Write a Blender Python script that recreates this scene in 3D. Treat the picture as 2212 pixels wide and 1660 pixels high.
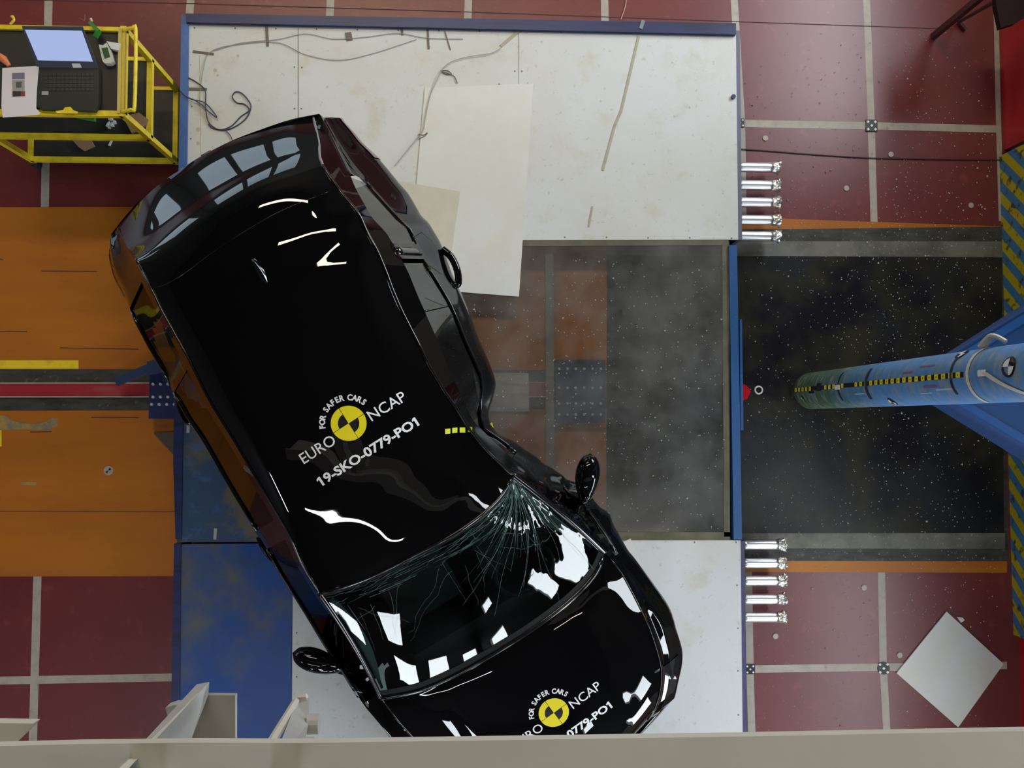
import bpy, bmesh, math, random
import numpy as np
from mathutils import Vector, Matrix, Euler
from mathutils.bvhtree import BVHTree
random.seed(7); rng = np.random.RandomState(7)
for o in list(bpy.data.objects): bpy.data.objects.remove(o)
SC = bpy.context.scene; COL = SC.collection
PI = math.pi

# ------------------------------------------------------------------ camera
F = 1800.0
CAMP = Vector((2.98969, -2.19877, 6.00659))
def rotm(rx, ry, rz):
    return Matrix.Rotation(rz, 3, 'Z') @ Matrix.Rotation(ry, 3, 'Y') @ Matrix.Rotation(rx, 3, 'X')
CM = rotm(0.0437009, -0.0522916, -0.00387906)
cam = bpy.data.cameras.new('camera'); cam.sensor_width = 36; cam.lens = F / 2212 * 36
cam.clip_start = 0.05; cam.clip_end = 100
camo = bpy.data.objects.new('camera', cam); COL.objects.link(camo)
camo.matrix_world = Matrix.Translation(CAMP) @ CM.to_4x4()
SC.camera = camo
def P(px, py, z=0.0):
    d = CM @ Vector(((px - 1106) / F, -(py - 830) / F, -1))
    return CAMP + d * ((z - CAMP.z) / d.z)

# ------------------------------------------------------------------ world, view, lights
w = bpy.data.worlds.new('world'); SC.world = w; w.use_nodes = True
w.node_tree.nodes['Background'].inputs[0].default_value = (0.75, 0.85, 1, 1)
w.node_tree.nodes['Background'].inputs[1].default_value = 0.4
SC.view_settings.view_transform = 'Standard'; SC.view_settings.look = 'None'
SC.view_settings.gamma = 1; SC.view_settings.use_curve_mapping = False
SC.view_settings.exposure = 0.8
SC.cycles.use_denoising = True
SC.cycles.max_bounces = 8; SC.cycles.transparent_max_bounces = 12
SC.cycles.sample_clamp_indirect = 6
WIN_E = 10.5       # daylight radiance of the window panes
LAMP_E = 20.0      # radiance of the lamp tubes

# ------------------------------------------------------------------ materials
MATS = {}
def mat(name, col, rough=0.5, metal=0.0, coat=0.0, noise=None, bump=0.0, spec=0.5, emit=None, trans=0, coatr=0.03):
    """noise = (scale, colour2, low, high[, stretch xyz])"""
    if name in MATS: return MATS[name]
    m = bpy.data.materials.new(name); m.use_nodes = True; nt = m.node_tree; N = nt.nodes; L = nt.links
    b = N['Principled BSDF']
    b.inputs['Base Color'].default_value = (*col, 1); b.inputs['Roughness'].default_value = rough
    b.inputs['Metallic'].default_value = metal; b.inputs['Coat Weight'].default_value = coat
    b.inputs['Coat Roughness'].default_value = coatr
    b.inputs['Specular IOR Level'].default_value = spec
    if emit:
        b.inputs['Emission Color'].default_value = (*emit[0], 1); b.inputs['Emission Strength'].default_value = emit[1]
    if noise or bump:
        tc = N.new('ShaderNodeTexCoord'); mp = N.new('ShaderNodeMapping'); L.new(tc.outputs['Object'], mp.inputs[0])
    prev = None
    if noise:
        if not isinstance(noise, list): noise = [noise]
        for nz in noise:
            mp2 = N.new('ShaderNodeMapping'); L.new(tc.outputs['Object'], mp2.inputs[0])
            if len(nz) > 4: mp2.inputs['Scale'].default_value = nz[4]
            mp2.inputs['Location'].default_value = (nz[0], 3.1, 0)
            n = N.new('ShaderNodeTexNoise'); n.inputs['Scale'].default_value = nz[0]; n.inputs['Detail'].default_value = 6
            n.inputs['Roughness'].default_value = 0.6
            L.new(mp2.outputs[0], n.inputs['Vector'])
            r = N.new('ShaderNodeMapRange'); r.inputs[1].default_value = nz[2]; r.inputs[2].default_value = nz[3]
            L.new(n.outputs['Fac'], r.inputs[0])
            mx = N.new('ShaderNodeMix'); mx.data_type = 'RGBA'
            L.new(r.outputs[0], mx.inputs['Factor'])
            if prev is None: mx.inputs['A'].default_value = (*col, 1)
            else: L.new(prev, mx.inputs['A'])
            mx.inputs['B'].default_value = (*nz[1], 1)
            prev = mx.outputs['Result']
        L.new(prev, b.inputs['Base Color'])
    if bump:
        n = N.new('ShaderNodeTexNoise'); n.inputs['Scale'].default_value = 40; L.new(mp.outputs[0], n.inputs['Vector'])
        bp = N.new('ShaderNodeBump'); bp.inputs['Strength'].default_value = bump; bp.inputs['Distance'].default_value = 0.01
        L.new(n.outputs['Fac'], bp.inputs['Height']); L.new(bp.outputs[0], b.inputs['Normal'])
    MATS[name] = m; return m
def glassmat(name, tint, rough=0.0, ior=1.5, dirt=None):
    if name in MATS: return MATS[name]
    m = bpy.data.materials.new(name); m.use_nodes = True; nt = m.node_tree; N = nt.nodes; L = nt.links
    for n in list(N): N.remove(n)
    out = N.new('ShaderNodeOutputMaterial'); t = N.new('ShaderNodeBsdfTransparent'); t.inputs[0].default_value = (*tint, 1)
    g = N.new('ShaderNodeBsdfGlossy'); g.inputs['Roughness'].default_value = rough
    fr = N.new('ShaderNodeFresnel'); fr.inputs[0].default_value = ior
    mx = N.new('ShaderNodeMixShader'); L.new(fr.outputs[0], mx.inputs[0])
    base = t.outputs[0]
    if dirt:
        d = N.new('ShaderNodeBsdfDiffuse'); tc = N.new('ShaderNodeTexCoord')
        n = N.new('ShaderNodeTexNoise'); n.inputs['Scale'].default_value = dirt[1]; n.inputs['Detail'].default_value = 8; n.inputs['Roughness'].default_value = .65
        L.new(tc.outputs['Object'], n.inputs['Vector'])
        r = N.new('ShaderNodeMapRange'); r.inputs[1].default_value = .3; r.inputs[2].default_value = .7
        r.inputs[3].default_value = dirt[2]; r.inputs[4].default_value = dirt[3]
        L.new(n.outputs['Fac'], r.inputs[0]); d.inputs[0].default_value = (*dirt[0], 1)
        m2 = N.new('ShaderNodeMixShader'); L.new(r.outputs[0], m2.inputs[0]); L.new(base, m2.inputs[1]); L.new(d.outputs[0], m2.inputs[2])
        base = m2.outputs[0]
    L.new(base, mx.inputs[1]); L.new(g.outputs[0], mx.inputs[2]); L.new(mx.outputs[0], out.inputs[0])
    MATS[name] = m; return m
def emis(name, col, s):
    if name in MATS: return MATS[name]
    m = bpy.data.materials.new(name); m.use_nodes = True; N = m.node_tree.nodes
    for n in list(N): N.remove(n)
    o = N.new('ShaderNodeOutputMaterial'); e = N.new('ShaderNodeEmission'); e.inputs[0].default_value = (*col, 1); e.inputs[1].default_value = s
    m.node_tree.links.new(e.outputs[0], o.inputs[0]); MATS[name] = m; return m

RED = mat('red floor paint', (.16, .024, .026), .36, spec=.65, noise=[(1.3, (.135, .018, .022), .4, .65), (9, (.24, .05, .055), .58, .8)], bump=.02)
ORANGE = mat('orange floor paint', (.46, .15, .006), .5, noise=[(1.5, (.38, .115, .006), .35, .65, (.5, 2, 1)), (14, (.3, .1, .02), .62, .8, (.3, 1, 1))])
LINEW = mat('cream line paint', (.42, .38, .33), .5, noise=(12, (.33, .3, .26), .45, .7))
STEELD = mat('dark oily steel', (.055, .055, .05), .55, noise=[(5, (.02, .02, .018), .4, .65, (1, 3, 1)), (20, (.16, .15, .13), .6, .75)])
STEELL = mat('worn grey steel', (.17, .165, .145), .5, noise=[(4, (.07, .07, .06), .45, .7), (17, (.26, .25, .22), .6, .75)])
PITG = mat('dark pit glass', (.010, .010, .015), .32, spec=.2, noise=[(2.2, (.03, .029, .02), .42, .62), (1.1, (.02, .022, .03), .5, .7)], bump=.02)
YEL = mat('yellow paint', (.86, .66, .03), .4, noise=(9, (.6, .45, .02), .5, .7))
BLACK = mat('matt black', (.012, .012, .012), .5)
JOINT = mat('dark joint', (.05, .025, .025), .8)
REDG = mat('glossy red paint', (.42, .004, .01), .2)
REDR = mat('red rail', (.36, .03, .04), .35, noise=(7, (.42, .09, .1), .5, .7, (.3, 1, 1)))
WALLW = mat('off-white wall', (.55, .53, .45), .7, noise=(2, (.47, .45, .38), .4, .7))
WALLG = mat('dim grey wall', (.10, .10, .105), .8)
CEIL = mat('dark ceiling', (.02, .018, .016), .9)
DECKW = mat('dirty white deck', (.64, .665, .69), .42, noise=[(1.2, (.59, .59, .56), .42, .7), (26, (.40, .385, .34), .62, .78), (3.5, (.54, .52, .44), .55, .75)], bump=.01)
SHEETW = mat('white sheet', (.68, .70, .70), .4, noise=[(3, (.66, .65, .6), .4, .7), (40, (.4, .38, .34), .7, .85)])
SHEETB = mat('beige sheet', (.6, .58, .48), .45, noise=(4, (.52, .5, .42), .4, .7))
BLUEB = mat('bright blue steel', (.05, .14, .42), .4, noise=(8, (.1, .18, .4), .55, .75))
NAVY = mat('navy steel', (.02, .03, .12), .4, noise=(6, (.012, .015, .05), .45, .7, (.3, 3, 1)))
BLUEBAR = mat('scuffed blue bar', (.015, .085, .26), .45, noise=(15, (.05, .15, .25), .6, .75))
BLUEFL = mat('worn blue deck', (.008, .065, .3), .42, noise=[(1.7, (.10, .11, .12), .44, .62), (5, (.02, .06, .2), .5, .75), (.8, (.012, .06, .26), .5, .6)])
BLUEFG = mat('scraped blue grey deck', (.03, .07, .15), .5, noise=[(2.6, (.14, .12, .07), .5, .62), (8, (.05, .12, .3), .55, .7)])
ALU = mat('bright aluminium', (.92, .92, .94), .34, 1.0)
ALUC = mat('crumpled aluminium', (.78, .77, .74), .3, 1.0, bump=.5)
CREAM = mat('cream painted beam', (.66, .64, .57), .5, noise=(2, (.58, .56, .5), .4, .7))
GREYP = mat('light grey bracket', (.46, .46, .45), .5, noise=(5, (.38, .38, .38), .45, .7))
TAPE = mat('aged tape', (.42, .39, .3), .6, noise=(12, (.3, .27, .2), .5, .7))
TAPED = mat('grey brown tape', (.16, .13, .11), .6)
RUST = mat('yellow stain', (.5, .45, .3), .6)
PAINT = mat('black car paint', (.0025, .0025, .003), .5, coat=1.0, coatr=.01, spec=0.0)
BTRIM = mat('black gloss trim', (.004, .004, .005), .15, coat=.6)
RUBBER = mat('tyre rubber', (.02, .02, .02), .8)
CHROME = mat('chrome', (.7, .7, .72), .12, 1.0)
INTER = mat('dark interior', (.035, .05, .048), .7)
PILLARI = mat('pale pillar lining', (.35, .42, .40), .7)
REDL = mat('red lamp lens', (.13, .002, .012), .08, coat=1)
HEADL = mat('headlight lens', (.012, .012, .015), .05, coat=1)
WSG = glassmat('windscreen glass', (.46, .6, .57), 0, 1.62)
SIDEG = glassmat('side window glass', (.3, .38, .36), .02, 2.1)
SIDEL = glassmat('dim reflection side window glass', (.25, .3, .28), .03, 1.28)  # left copy of the side glass; weaker reflections put into tint and index
REARG = mat('privacy glass', (.003, .005, .005), .02, coat=1, coatr=0.0)
CRACK = mat('cracked glass lines', (.17, .30, .28), .25, noise=(30, (.05, .11, .10), .4, .6))
WHITET = mat('white print', (.8, .8, .82), .4)
YELT = mat('yellow print', (.78, .66, .01), .4)
BLKT = mat('black print', (.006, .005, .005), .4)
POLEB = None

# ------------------------------------------------------------------ mesh helpers
def link(name, me, m=None, parent=None, smooth=False):
    o = bpy.data.objects.new(name, me); COL.objects.link(o)
    if m is not None:
        for x in (m if isinstance(m, list) else [m]): me.materials.append(x)
    if smooth:
        for p in me.polygons: p.use_smooth = True
    if parent is not None: o.parent = parent
    return o
def mesh(name, V, Fc, m=None, parent=None, smooth=False, mi=None):
    me = bpy.data.meshes.new(name)
    off = Vector((0, 0, 0))
    if parent is not None: off = wloc(parent)
    me.from_pydata([tuple(Vector(v) - off) for v in V], [], Fc); me.update()
    o = link(name, me, m, parent, smooth)
    if mi is not None:
        for p, k in zip(me.polygons, mi): p.material_index = k
    return o
def wloc(o):
    v = Vector(o.location); p = o.parent
    while p is not None: v += Vector(p.location); p = p.parent
    return v
def thing(name, label, cat, loc=(0, 0, 0), group=None):
    o = bpy.data.objects.new(name, None); COL.objects.link(o); o.location = loc; o.empty_display_size = .1
    o['label'] = label; o['category'] = cat
    if group: o['group'] = group
    return o
def tag(o, label, cat, group=None, kind=None):
    o['label'] = label; o['category'] = cat
    if group: o['group'] = group
    if kind: o['kind'] = kind
    return o
def struct(o):
    o['kind'] = 'structure'; return o
class MB:
    """collects shapes into one mesh"""
    def __init__(s): s.V = []; s.F = []; s.M = []
    def add(s, V, Fc, mi=0):
        b = len(s.V); s.V += [Vector(v) for v in V]; s.F += [[b + i for i in f] for f in Fc]; s.M += [mi] * len(Fc); return s
    def box(s, c, d, rz=0, mi=0, R=None):
        c = Vector(c); R = R or Matrix.Rotation(rz, 3, 'Z')
        V = [c + R @ Vector((x * d[0] / 2, y * d[1] / 2, z * d[2] / 2)) for z in (-1, 1) for x, y in ((-1, -1), (1, -1), (1, 1), (-1, 1))]
        return s.add(V, [[3, 2, 1, 0], [4, 5, 6, 7], [0, 1, 5, 4], [1, 2, 6, 5], [2, 3, 7, 6], [3, 0, 4, 7]], mi)
    def prism(s, pts, z1, z0, mi=0):
        n = len(pts); a = sum(pts[i][0] * pts[(i + 1) % n][1] - pts[(i + 1) % n][0] * pts[i][1] for i in range(n))
        if a < 0: pts = pts[::-1]
        V = [(p[0], p[1], z0) for p in pts] + [(p[0], p[1], z1) for p in pts]
        return s.add(V, [list(range(n))[::-1], list(range(n, 2 * n))] + [[i, (i + 1) % n, n + (i + 1) % n, n + i] for i in range(n)], mi)
    def pp(s, px, z1, z0, mi=0):
        return s.prism([P(x, y, z1)[:2] for x, y in px], z1, z0, mi)
    def bar(s, a, b, w, h=None, mi=0, up=Vector((0, 0, 1))):
        a, b = Vector(a), Vector(b); h = h or w; d = (b - a).normalized()
        u = up if abs(d.dot(up)) < .95 else Vector((0, 1, 0))
        x = d.cross(u).normalized(); y = x.cross(d).normalized()
        V = [q + x * i * w / 2 + y * j * h / 2 for q in (a, b) for i, j in ((-1, -1), (1, -1), (1, 1), (-1, 1))]
        return s.add(V, [[3, 2, 1, 0], [4, 5, 6, 7], [0, 1, 5, 4], [1, 2, 6, 5], [2, 3, 7, 6], [3, 0, 4, 7]], mi)
    def tube(s, pts, r, n=8, mi=0, closed=False, flat=1.0, rs=None):
        pts = [Vector(p) for p in pts]; m = len(pts); V = []; u = None
        for i, p in enumerate(pts):
            if closed: d = pts[(i + 1) % m] - pts[i - 1]
            else: d = pts[min(i + 1, m - 1)] - pts[max(i - 1, 0)]
            d = d.normalized() if d.length > 1e-9 else Vector((1, 0, 0))
            if u is None: u = d.cross(Vector((0, 0, 1))) if abs(d.z) < .95 else d.cross(Vector((1, 0, 0)))
            u = (u - d * u.dot(d)).normalized(); v = d.cross(u); rr = rs[i] if rs is not None else r
            for k in range(n):
                a = 2 * PI * k / n; V.append(p + u * math.cos(a) * rr + v * math.sin(a) * rr * flat)
        Fc = []
        for i in range(m if closed else m - 1):
            j = (i + 1) % m
            for k in range(n): Fc.append([i * n + k, i * n + (k + 1) % n, j * n + (k + 1) % n, j * n + k])
        if not closed: Fc += [list(range(n))[::-1], [(m - 1) * n + k for k in range(n)]]
        return s.add(V, Fc, mi)
    def disk(s, c, r, h, n=20, mi=0):
        return s.prism([(c[0] + r * math.cos(2 * PI * k / n), c[1] + r * math.sin(2 * PI * k / n)) for k in range(n)], c[2], c[2] - h, mi)
    def build(s, name, m, parent=None, smooth=False):
        return mesh(name, s.V, s.F, m, parent, smooth, s.M)
def catm(pts, n=8, closed=False):
    pts = [Vector(p) for p in pts]; out = []; m = len(pts)
    for i in range(m if closed else m - 1):
        g = (lambda k: pts[k % m]) if closed else (lambda k: pts[min(max(k, 0), m - 1)])
        p0, p1, p2, p3 = g(i - 1), g(i), g(i + 1), g(i + 2)
        for k in range(n):
            t = k / n
            out.append(.5 * ((2 * p1) + (p2 - p0) * t + (2 * p0 - 5 * p1 + 4 * p2 - p3) * t * t + (3 * p1 - p0 - 3 * p2 + p3) * t ** 3))
    if not closed: out.append(pts[-1])
    return out
def W3(lst): return [P(x, y, z) for x, y, z in lst]
def resample(pts, n, smooth=True):
    """n+1 points at equal arc length through pts"""
    q = catm(pts, 12) if smooth and len(pts) > 2 else [Vector(p) for p in pts]
    A = np.array([list(v) for v in q]); d = np.r_[0, np.cumsum(np.linalg.norm(np.diff(A, axis=0), axis=1))]
    t = np.linspace(0, d[-1], n + 1); return np.stack([np.interp(t, d, A[:, k]) for k in range(3)], 1)
def coons(c0, c1, d0, d1):
    """c0,c1: (nu+1,3) at v=0,1 ; d0,d1: (nv+1,3) at u=0,1"""
    nu, nv = len(c0) - 1, len(d0) - 1
    u = np.linspace(0, 1, nu + 1)[None, :, None]; v = np.linspace(0, 1, nv + 1)[:, None, None]
    S = (1 - v) * c0[None] + v * c1[None] + (1 - u) * d0[:, None] + u * d1[:, None]
    S -= (1 - u) * (1 - v) * c0[0] + u * (1 - v) * c0[-1] + (1 - u) * v * c1[0] + u * v * c1[-1]
    return S
def grid_faces(nr, nc, keep=None, flip=False):
    Fc = []
    for i in range(nr - 1):
        for j in range(nc - 1):
            if keep is not None and not keep(i, j): continue
            f = [i * nc + j, i * nc + j + 1, (i + 1) * nc + j + 1, (i + 1) * nc + j]
            Fc.append(f[::-1] if flip else f)
    return Fc
def gridmesh(name, S, m, parent, flip=False, keep=None, smooth=True):
    nr, nc = S.shape[:2]
    return mesh(name, [tuple(p) for p in S.reshape(-1, 3)], grid_faces(nr, nc, keep, flip), m, parent, smooth)
def upflip(S):
    a = S[1, 0] - S[0, 0]; b = S[0, 1] - S[0, 0]; mi, mj = S.shape[0] // 2, S.shape[1] // 2
    a = S[mi + 1, mj] - S[mi, mj]; b = S[mi, mj + 1] - S[mi, mj]
    return np.cross(b, a)[2] < 0
def normals(S):
    gu = np.gradient(S, axis=1); gv = np.gradient(S, axis=0); n = np.cross(gu, gv); n /= np.linalg.norm(n, axis=2, keepdims=True) + 1e-12
    if n[S.shape[0] // 2, S.shape[1] // 2, 2] < 0: n = -n
    return n
def textmesh(s, size=1.0, bold=0.0, sx=1.0):
    cu = bpy.data.curves.new('t', 'FONT'); cu.body = s; cu.size = size; cu.offset = bold; cu.resolution_u = 3; cu.fill_mode = 'FRONT'
    o = bpy.data.objects.new('t', cu); COL.objects.link(o); dg = bpy.context.evaluated_depsgraph_get(); dg.update()
    me = o.evaluated_get(dg).to_mesh(); V = [(v.co.x * sx, v.co.y) for v in me.vertices]; Fc = [list(p.vertices) for p in me.polygons]
    o.evaluated_get(dg).to_mesh_clear(); bpy.data.objects.remove(o); bpy.data.curves.remove(cu)
    return V, Fc

# ------------------------------------------------------------------ room shell
XL, XR, YB, YT, ZC = -9.0, 7.08, -14.0, 9.5, 9.0
fl = MB()
mats_floor = [RED, LINEW, ORANGE, STEELD, STEELL, PITG, JOINT, YEL, LINEW]
fl.add([(XL, YB, 0), (XR + .3, YB, 0), (XR + .3, YT, 0), (XL, YT, 0)], [[0, 1, 2, 3]], 0)
def fpoly(px, z, mi): fl.add([P(x, y, 0) + Vector((0, 0, z)) for x, y in px][::-1], [list(range(len(px)))], mi)
def fline(px, wd, z, mi):
    pts = [P(x, y, 0) for x, y in px]
    for a, b in zip(pts[:-1], pts[1:]):
        d = (b - a).normalized(); n = Vector((-d.y, d.x, 0)) * wd / 2; zz = Vector((0, 0, z))
        fl.add([a - n + zz, b - n + zz, b + n + zz, a + n + zz], [[0, 1, 2, 3]], mi)
def ext(a, b, k):  # extend pixel line a->b beyond both ends by k pixels
    dx, dy = b[0] - a[0], b[1] - a[1]; l = math.hypot(dx, dy); return (a[0] - dx / l * k, a[1] - dy / l * k), (b[0] + dx / l * k, b[1] + dy / l * k)
LW = .056
for a, b in (((105, 0), (97, 448)), ((81, 1245), (70, 1640))): 
    e = ext(a, b, 900); fline([e[0] if a[1] == 0 else a, b if a[1] == 0 else e[1]], LW, .0008, 1)
for x0, x1 in ((412, 407), (714, 711), (1012, 1010), (1306, 1307)): fline([(x0 + 8, -900), (x0, 0), (x1, 60)], .055, .0008, 1)
fline([(1562, -900), (1586, 0), (1602, 267), (1608, 700), (1620, 1446), (1624, 1590), (1634, 2400)], .054, .0008, 1)
fline([(1845, -900), (1872, 0), (1882, 272), (1888, 482)], .054, .0008, 1); fline([(1904, 1236), (1908, 1443), (1916, 1590), (1940, 2400)], .054, .0008, 1)
fline([(2130, -900), (2151, 0), (2157, 272), (2163, 478)], .04, .0008, 1)
fline([(-400, 262), (80, 262), (1602, 267), (1882, 272), (2157, 279)], LW, .0012, 1)
fline([(1602, -26), (2160, -10)], LW, .0012, 1); fline([(-400, -24), (1602, -26)], LW, .0012, 1)
fline([(-400, 1474), (0, 1471), (370, 1464), (900, 1456), (1620, 1446), (1908, 1442), (2175, 1438)], .054, .0012, 1)
fline([(-300, -8), (412, 8), (1010, 26), (1590, 47), (2056, 63)], .006, .0016, 6)
fpoly([(-900, 450), (0, 448), (400, 447), (1600, 470), (2165, 489), (2175, 1238), (1600, 1236), (380, 1245), (0, 1246), (-900, 1250)], .0024, 2)
fpoly([(1311, 500), (2166, 490), (2178, 1213), (1309, 1212)], .0032, 3)
fpoly([(1311, 521), (2166, 522), (2166, 556), (1311, 552)], .004, 4)
fpoly([(1309, 1152), (2170, 1152), (2170, 1186), (1309, 1184)], .004, 4)
fpoly([(1311, 552), (2163, 557), (2168, 1152), (1310, 1153)], .0048, 5)
for y in (590, 640, 1015, 1105): fline([(-900, y), (0, y), (380, y + 1)], .004, .003, 6) if y in (1105,) else None
fpoly([(-900, 778), (170, 779), (170, 797), (-900, 797)], .0034, 7)
fpoly([(0, 925), (4, 925), (4, 965), (0, 965)], .0034, 7)
GREYW = mat('bare concrete wear', (.2, .18, .13), .7, noise=(9, (.4, .25, .05), .45, .6)); mats_floor.append(GREYW)
fpoly([(-60, 895), (12, 898), (30, 910), (70, 917), (100, 912), (112, 903), (126, 905), (124, 922), (100, 930), (50, 928), (-60, 932)], .0034, 9)
fpoly([(47, 1041), (80, 1042), (78, 1049), (45, 1048)], .0034, 9)
for a, b in (((198, 902), (300, 903)), ((66, 934), (112, 933)), ((0, 560), (8, 562)), ((0, 716), (60, 717)), ((130, 752), (300, 755)), ((90, 586), (210, 587))): fline([a, b], .006, .0036, 6)
floor = struct(fl.build('floor', mats_floor))

def wallbox(name, c, d, m): return struct(MB().box(c, d).build(name, m))
wallbox('ceiling', ((XL + XR) / 2, (YB + YT) / 2, ZC + .1), (XR - XL + .6, YT - YB + .6, .2), CEIL)
# windows are real holes in the back / front walls, filled by framed bright panes
PANE = emis('daylit pane', (.86, .94, 1.0), WIN_E)
PANED = emis('dim daylit pane', (.5, .62, .72), 1.3)
FRAME = mat('window frame', (.12, .12, .12), .5)
WINS = []
def wall_with_windows(name, axis, pos, a0, a1, wins, out, pane, wname, wm=None, dado=0):
    """axis 'y': wall at y=pos spanning x a0..a1. wins = [(u0,u1,z0,z1)]"""
    us = sorted({a0, a1} | {v for q in wins for v in q[:2]}); zs = sorted({0, ZC, dado} | {v for q in wins for v in q[2:]})
    b = MB()
    for u0, u1 in zip(us[:-1], us[1:]):
        for z0, z1 in zip(zs[:-1], zs[1:]):
            uc, zc = (u0 + u1) / 2, (z0 + z1) / 2
            if any(q[0] < uc < q[1] and q[2] < zc < q[3] for q in wins): continue
            k = 0 if zc < dado or not dado else 1
            if axis == 'y': b.box((uc, pos + out * .1, zc), (u1 - u0, .2, z1 - z0), mi=k)
            else: b.box((pos + out * .1, uc, zc), (.2, u1 - u0, z1 - z0), mi=k)
    struct(b.build(name, wm or WALLG))
    for q in wins:
        WINS.append(1); k = len(WINS)
        f = MB(); uc, zc = (q[0] + q[1]) / 2, (q[2] + q[3]) / 2; t = .05
        segs = [((q[0] + t / 2, zc), (t, q[3] - q[2])), ((q[1] - t / 2, zc), (t, q[3] - q[2])), ((uc, q[2] + t / 2), (q[1] - q[0], t)), ((uc, q[3] - t / 2), (q[1] - q[0], t))]
        for (u, z), (du, dz) in segs:
            if axis == 'y': f.box((u, pos + out * .06, z), (du, .08, dz))
            else: f.box((pos + out * .06, u, z), (.08, du, dz))
        fo = struct(f.build('window_%d' % k, FRAME))
        d = .02
        if axis == 'y': V = [(q[0], pos + out * .1, q[2]), (q[1], pos + out * .1, q[2]), (q[1], pos + out * .1, q[3]), (q[0], pos + out * .1, q[3])]
        else: V = [(pos + out * .1, q[0], q[2]), (pos + out * .1, q[1], q[2]), (pos + out * .1, q[1], q[3]), (pos + out * .1, q[0], q[3])]
        mesh('pane', V, [[0, 1, 2, 3]], pane if not callable(pane) else pane(q), fo)
#WINDOWS_BEGIN
FW = [(-2.15, -1.3, 3.1, 4.7), (1.2, 3.3, 3.0, 4.2), (1.2, 2.6, 5.2, 8.0), (4.0, 5.25, 3.2, 4.3), (6.1, 6.9, 3.2, 4.0)]
wall_with_windows('wall_front', 'y', YB, XL, XR, FW, -1, PANE, 'f')
BW = [(x, x + 2.3, .4, 3.6) for x in (-7.5, -4.9, -2.3, 3.2)]
wall_with_windows('wall_back', 'y', YT, XL, XR, BW, 1, PANED, 'b')
RWN = [(-13.1, -11.4, 3.0, 3.8), (-12.7, -11.3, 5.1, 5.9), (-7.6, -6.4, 2.6, 4.0), (-6.0, -3.4, 2.3, 3.1), (-8.5, -7.0, 1.3, 2.2), (-3.5, -2.9, 3.9, 6.2), (.8, 4.8, 2.3, 3.9)]
wall_with_windows('wall_right', 'x', XR, YB, YT, RWN, 1, PANE, 'r', [WALLW, mat('dark upper wall', (.03, .03, .032), .8)], 1.7)
LWN = [(y, y + 2.3, .4, 3.4) for y in (-1.5, 1.1, 3.7, 6.3)]
wall_with_windows('wall_left', 'x', XL, YB, YT, LWN, -1, PANED, 'l')
#WINDOWS_END

# red skirting on the right wall, hazard block
b = MB()
b.add([P(2150, 60, 0), P(2168, 330, 0), P(2168, 330, 0) + Vector((.3, 0, 0)), P(2150, 60, 0) + Vector((.3, 0, 0))], [[0, 1, 2, 3]])
b = MB().box((XR - .02, (2.5 + -.25) / 2 + 1.0, .13), (.05, 4.6, .26)).box((XR - .02, -6.5, .13), (.05, 5.5, .26))
struct(b.build('baseboard_right', REDG))
HZ = mat('hazard stripes', (.75, .58, .01), .45)
nt = HZ.node_tree; N = nt.nodes; L = nt.links; bs = N['Principled BSDF']
tc = N.new('ShaderNodeTexCoord'); sx = N.new('ShaderNodeSeparateXYZ'); L.new(tc.outputs['Object'], sx.inputs[0])
ad = N.new('ShaderNodeMath'); ad.operation = 'MULTIPLY_ADD'; L.new(sx.outputs['Z'], ad.inputs[0]); ad.inputs[1].default_value = 1.0; L.new(sx.outputs['Y'], ad.inputs[2])
mm = N.new('ShaderNodeMath'); mm.operation = 'MULTIPLY'; L.new(ad.outputs[0], mm.inputs[0]); mm.inputs[1].default_value = 5.6
fr = N.new('ShaderNodeMath'); fr.operation = 'FRACT'; L.new(mm.outputs[0], fr.inputs[0])
gt = N.new('ShaderNodeMath'); gt.operation = 'GREATER_THAN'; L.new(fr.outputs[0], gt.inputs[0]); gt.inputs[1].default_value = .5
nz = N.new('ShaderNodeTexNoise'); nz.inputs['Scale'].default_value = 18; nz.inputs['Detail'].default_value = 5; L.new(tc.outputs['Object'], nz.inputs[0])
rr = N.new('ShaderNodeMapRange'); rr.inputs[1].default_value = .56; rr.inputs[2].default_value = .68; L.new(nz.outputs['Fac'], rr.inputs[0])
mx = N.new('ShaderNodeMix'); mx.data_type = 'RGBA'; L.new(gt.outputs[0], mx.inputs['Factor']); mx.inputs['A'].default_value = (.42, .34, .01, 1); mx.inputs['B'].default_value = (.05, .16, .32, 1)
m2 = N.new('ShaderNodeMix'); m2.data_type = 'RGBA'; L.new(rr.outputs[0], m2.inputs['Factor']); L.new(mx.outputs['Result'], m2.inputs['A']); m2.inputs['B'].default_value = (.05, .05, .03, 1)
L.new(m2.outputs['Result'], bs.inputs['Base Color'])
y1 = P(2166, 338, 0).y; y0 = P(2190, 1372, 0).y; bx = 7.0
blk = thing('barrier_block', 'striped yellow and blue barrier block along the right wall behind the blue pole', 'barrier', (bx + .03, (y0 + y1) / 2, 0))
MB().box((bx + .042, (y0 + y1) / 2, .7), (.06, y1 - y0, 1.4)).build('block', mat('blue block', (.02, .07, .2), .5), blk)
hp = MB().box((bx, (y0 + y1) / 2, .45), (.012, y1 - y0, .9)).build('hazard_strip', HZ, blk)
hp['label'] = 'yellow and blue diagonal hazard stripes'

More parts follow.
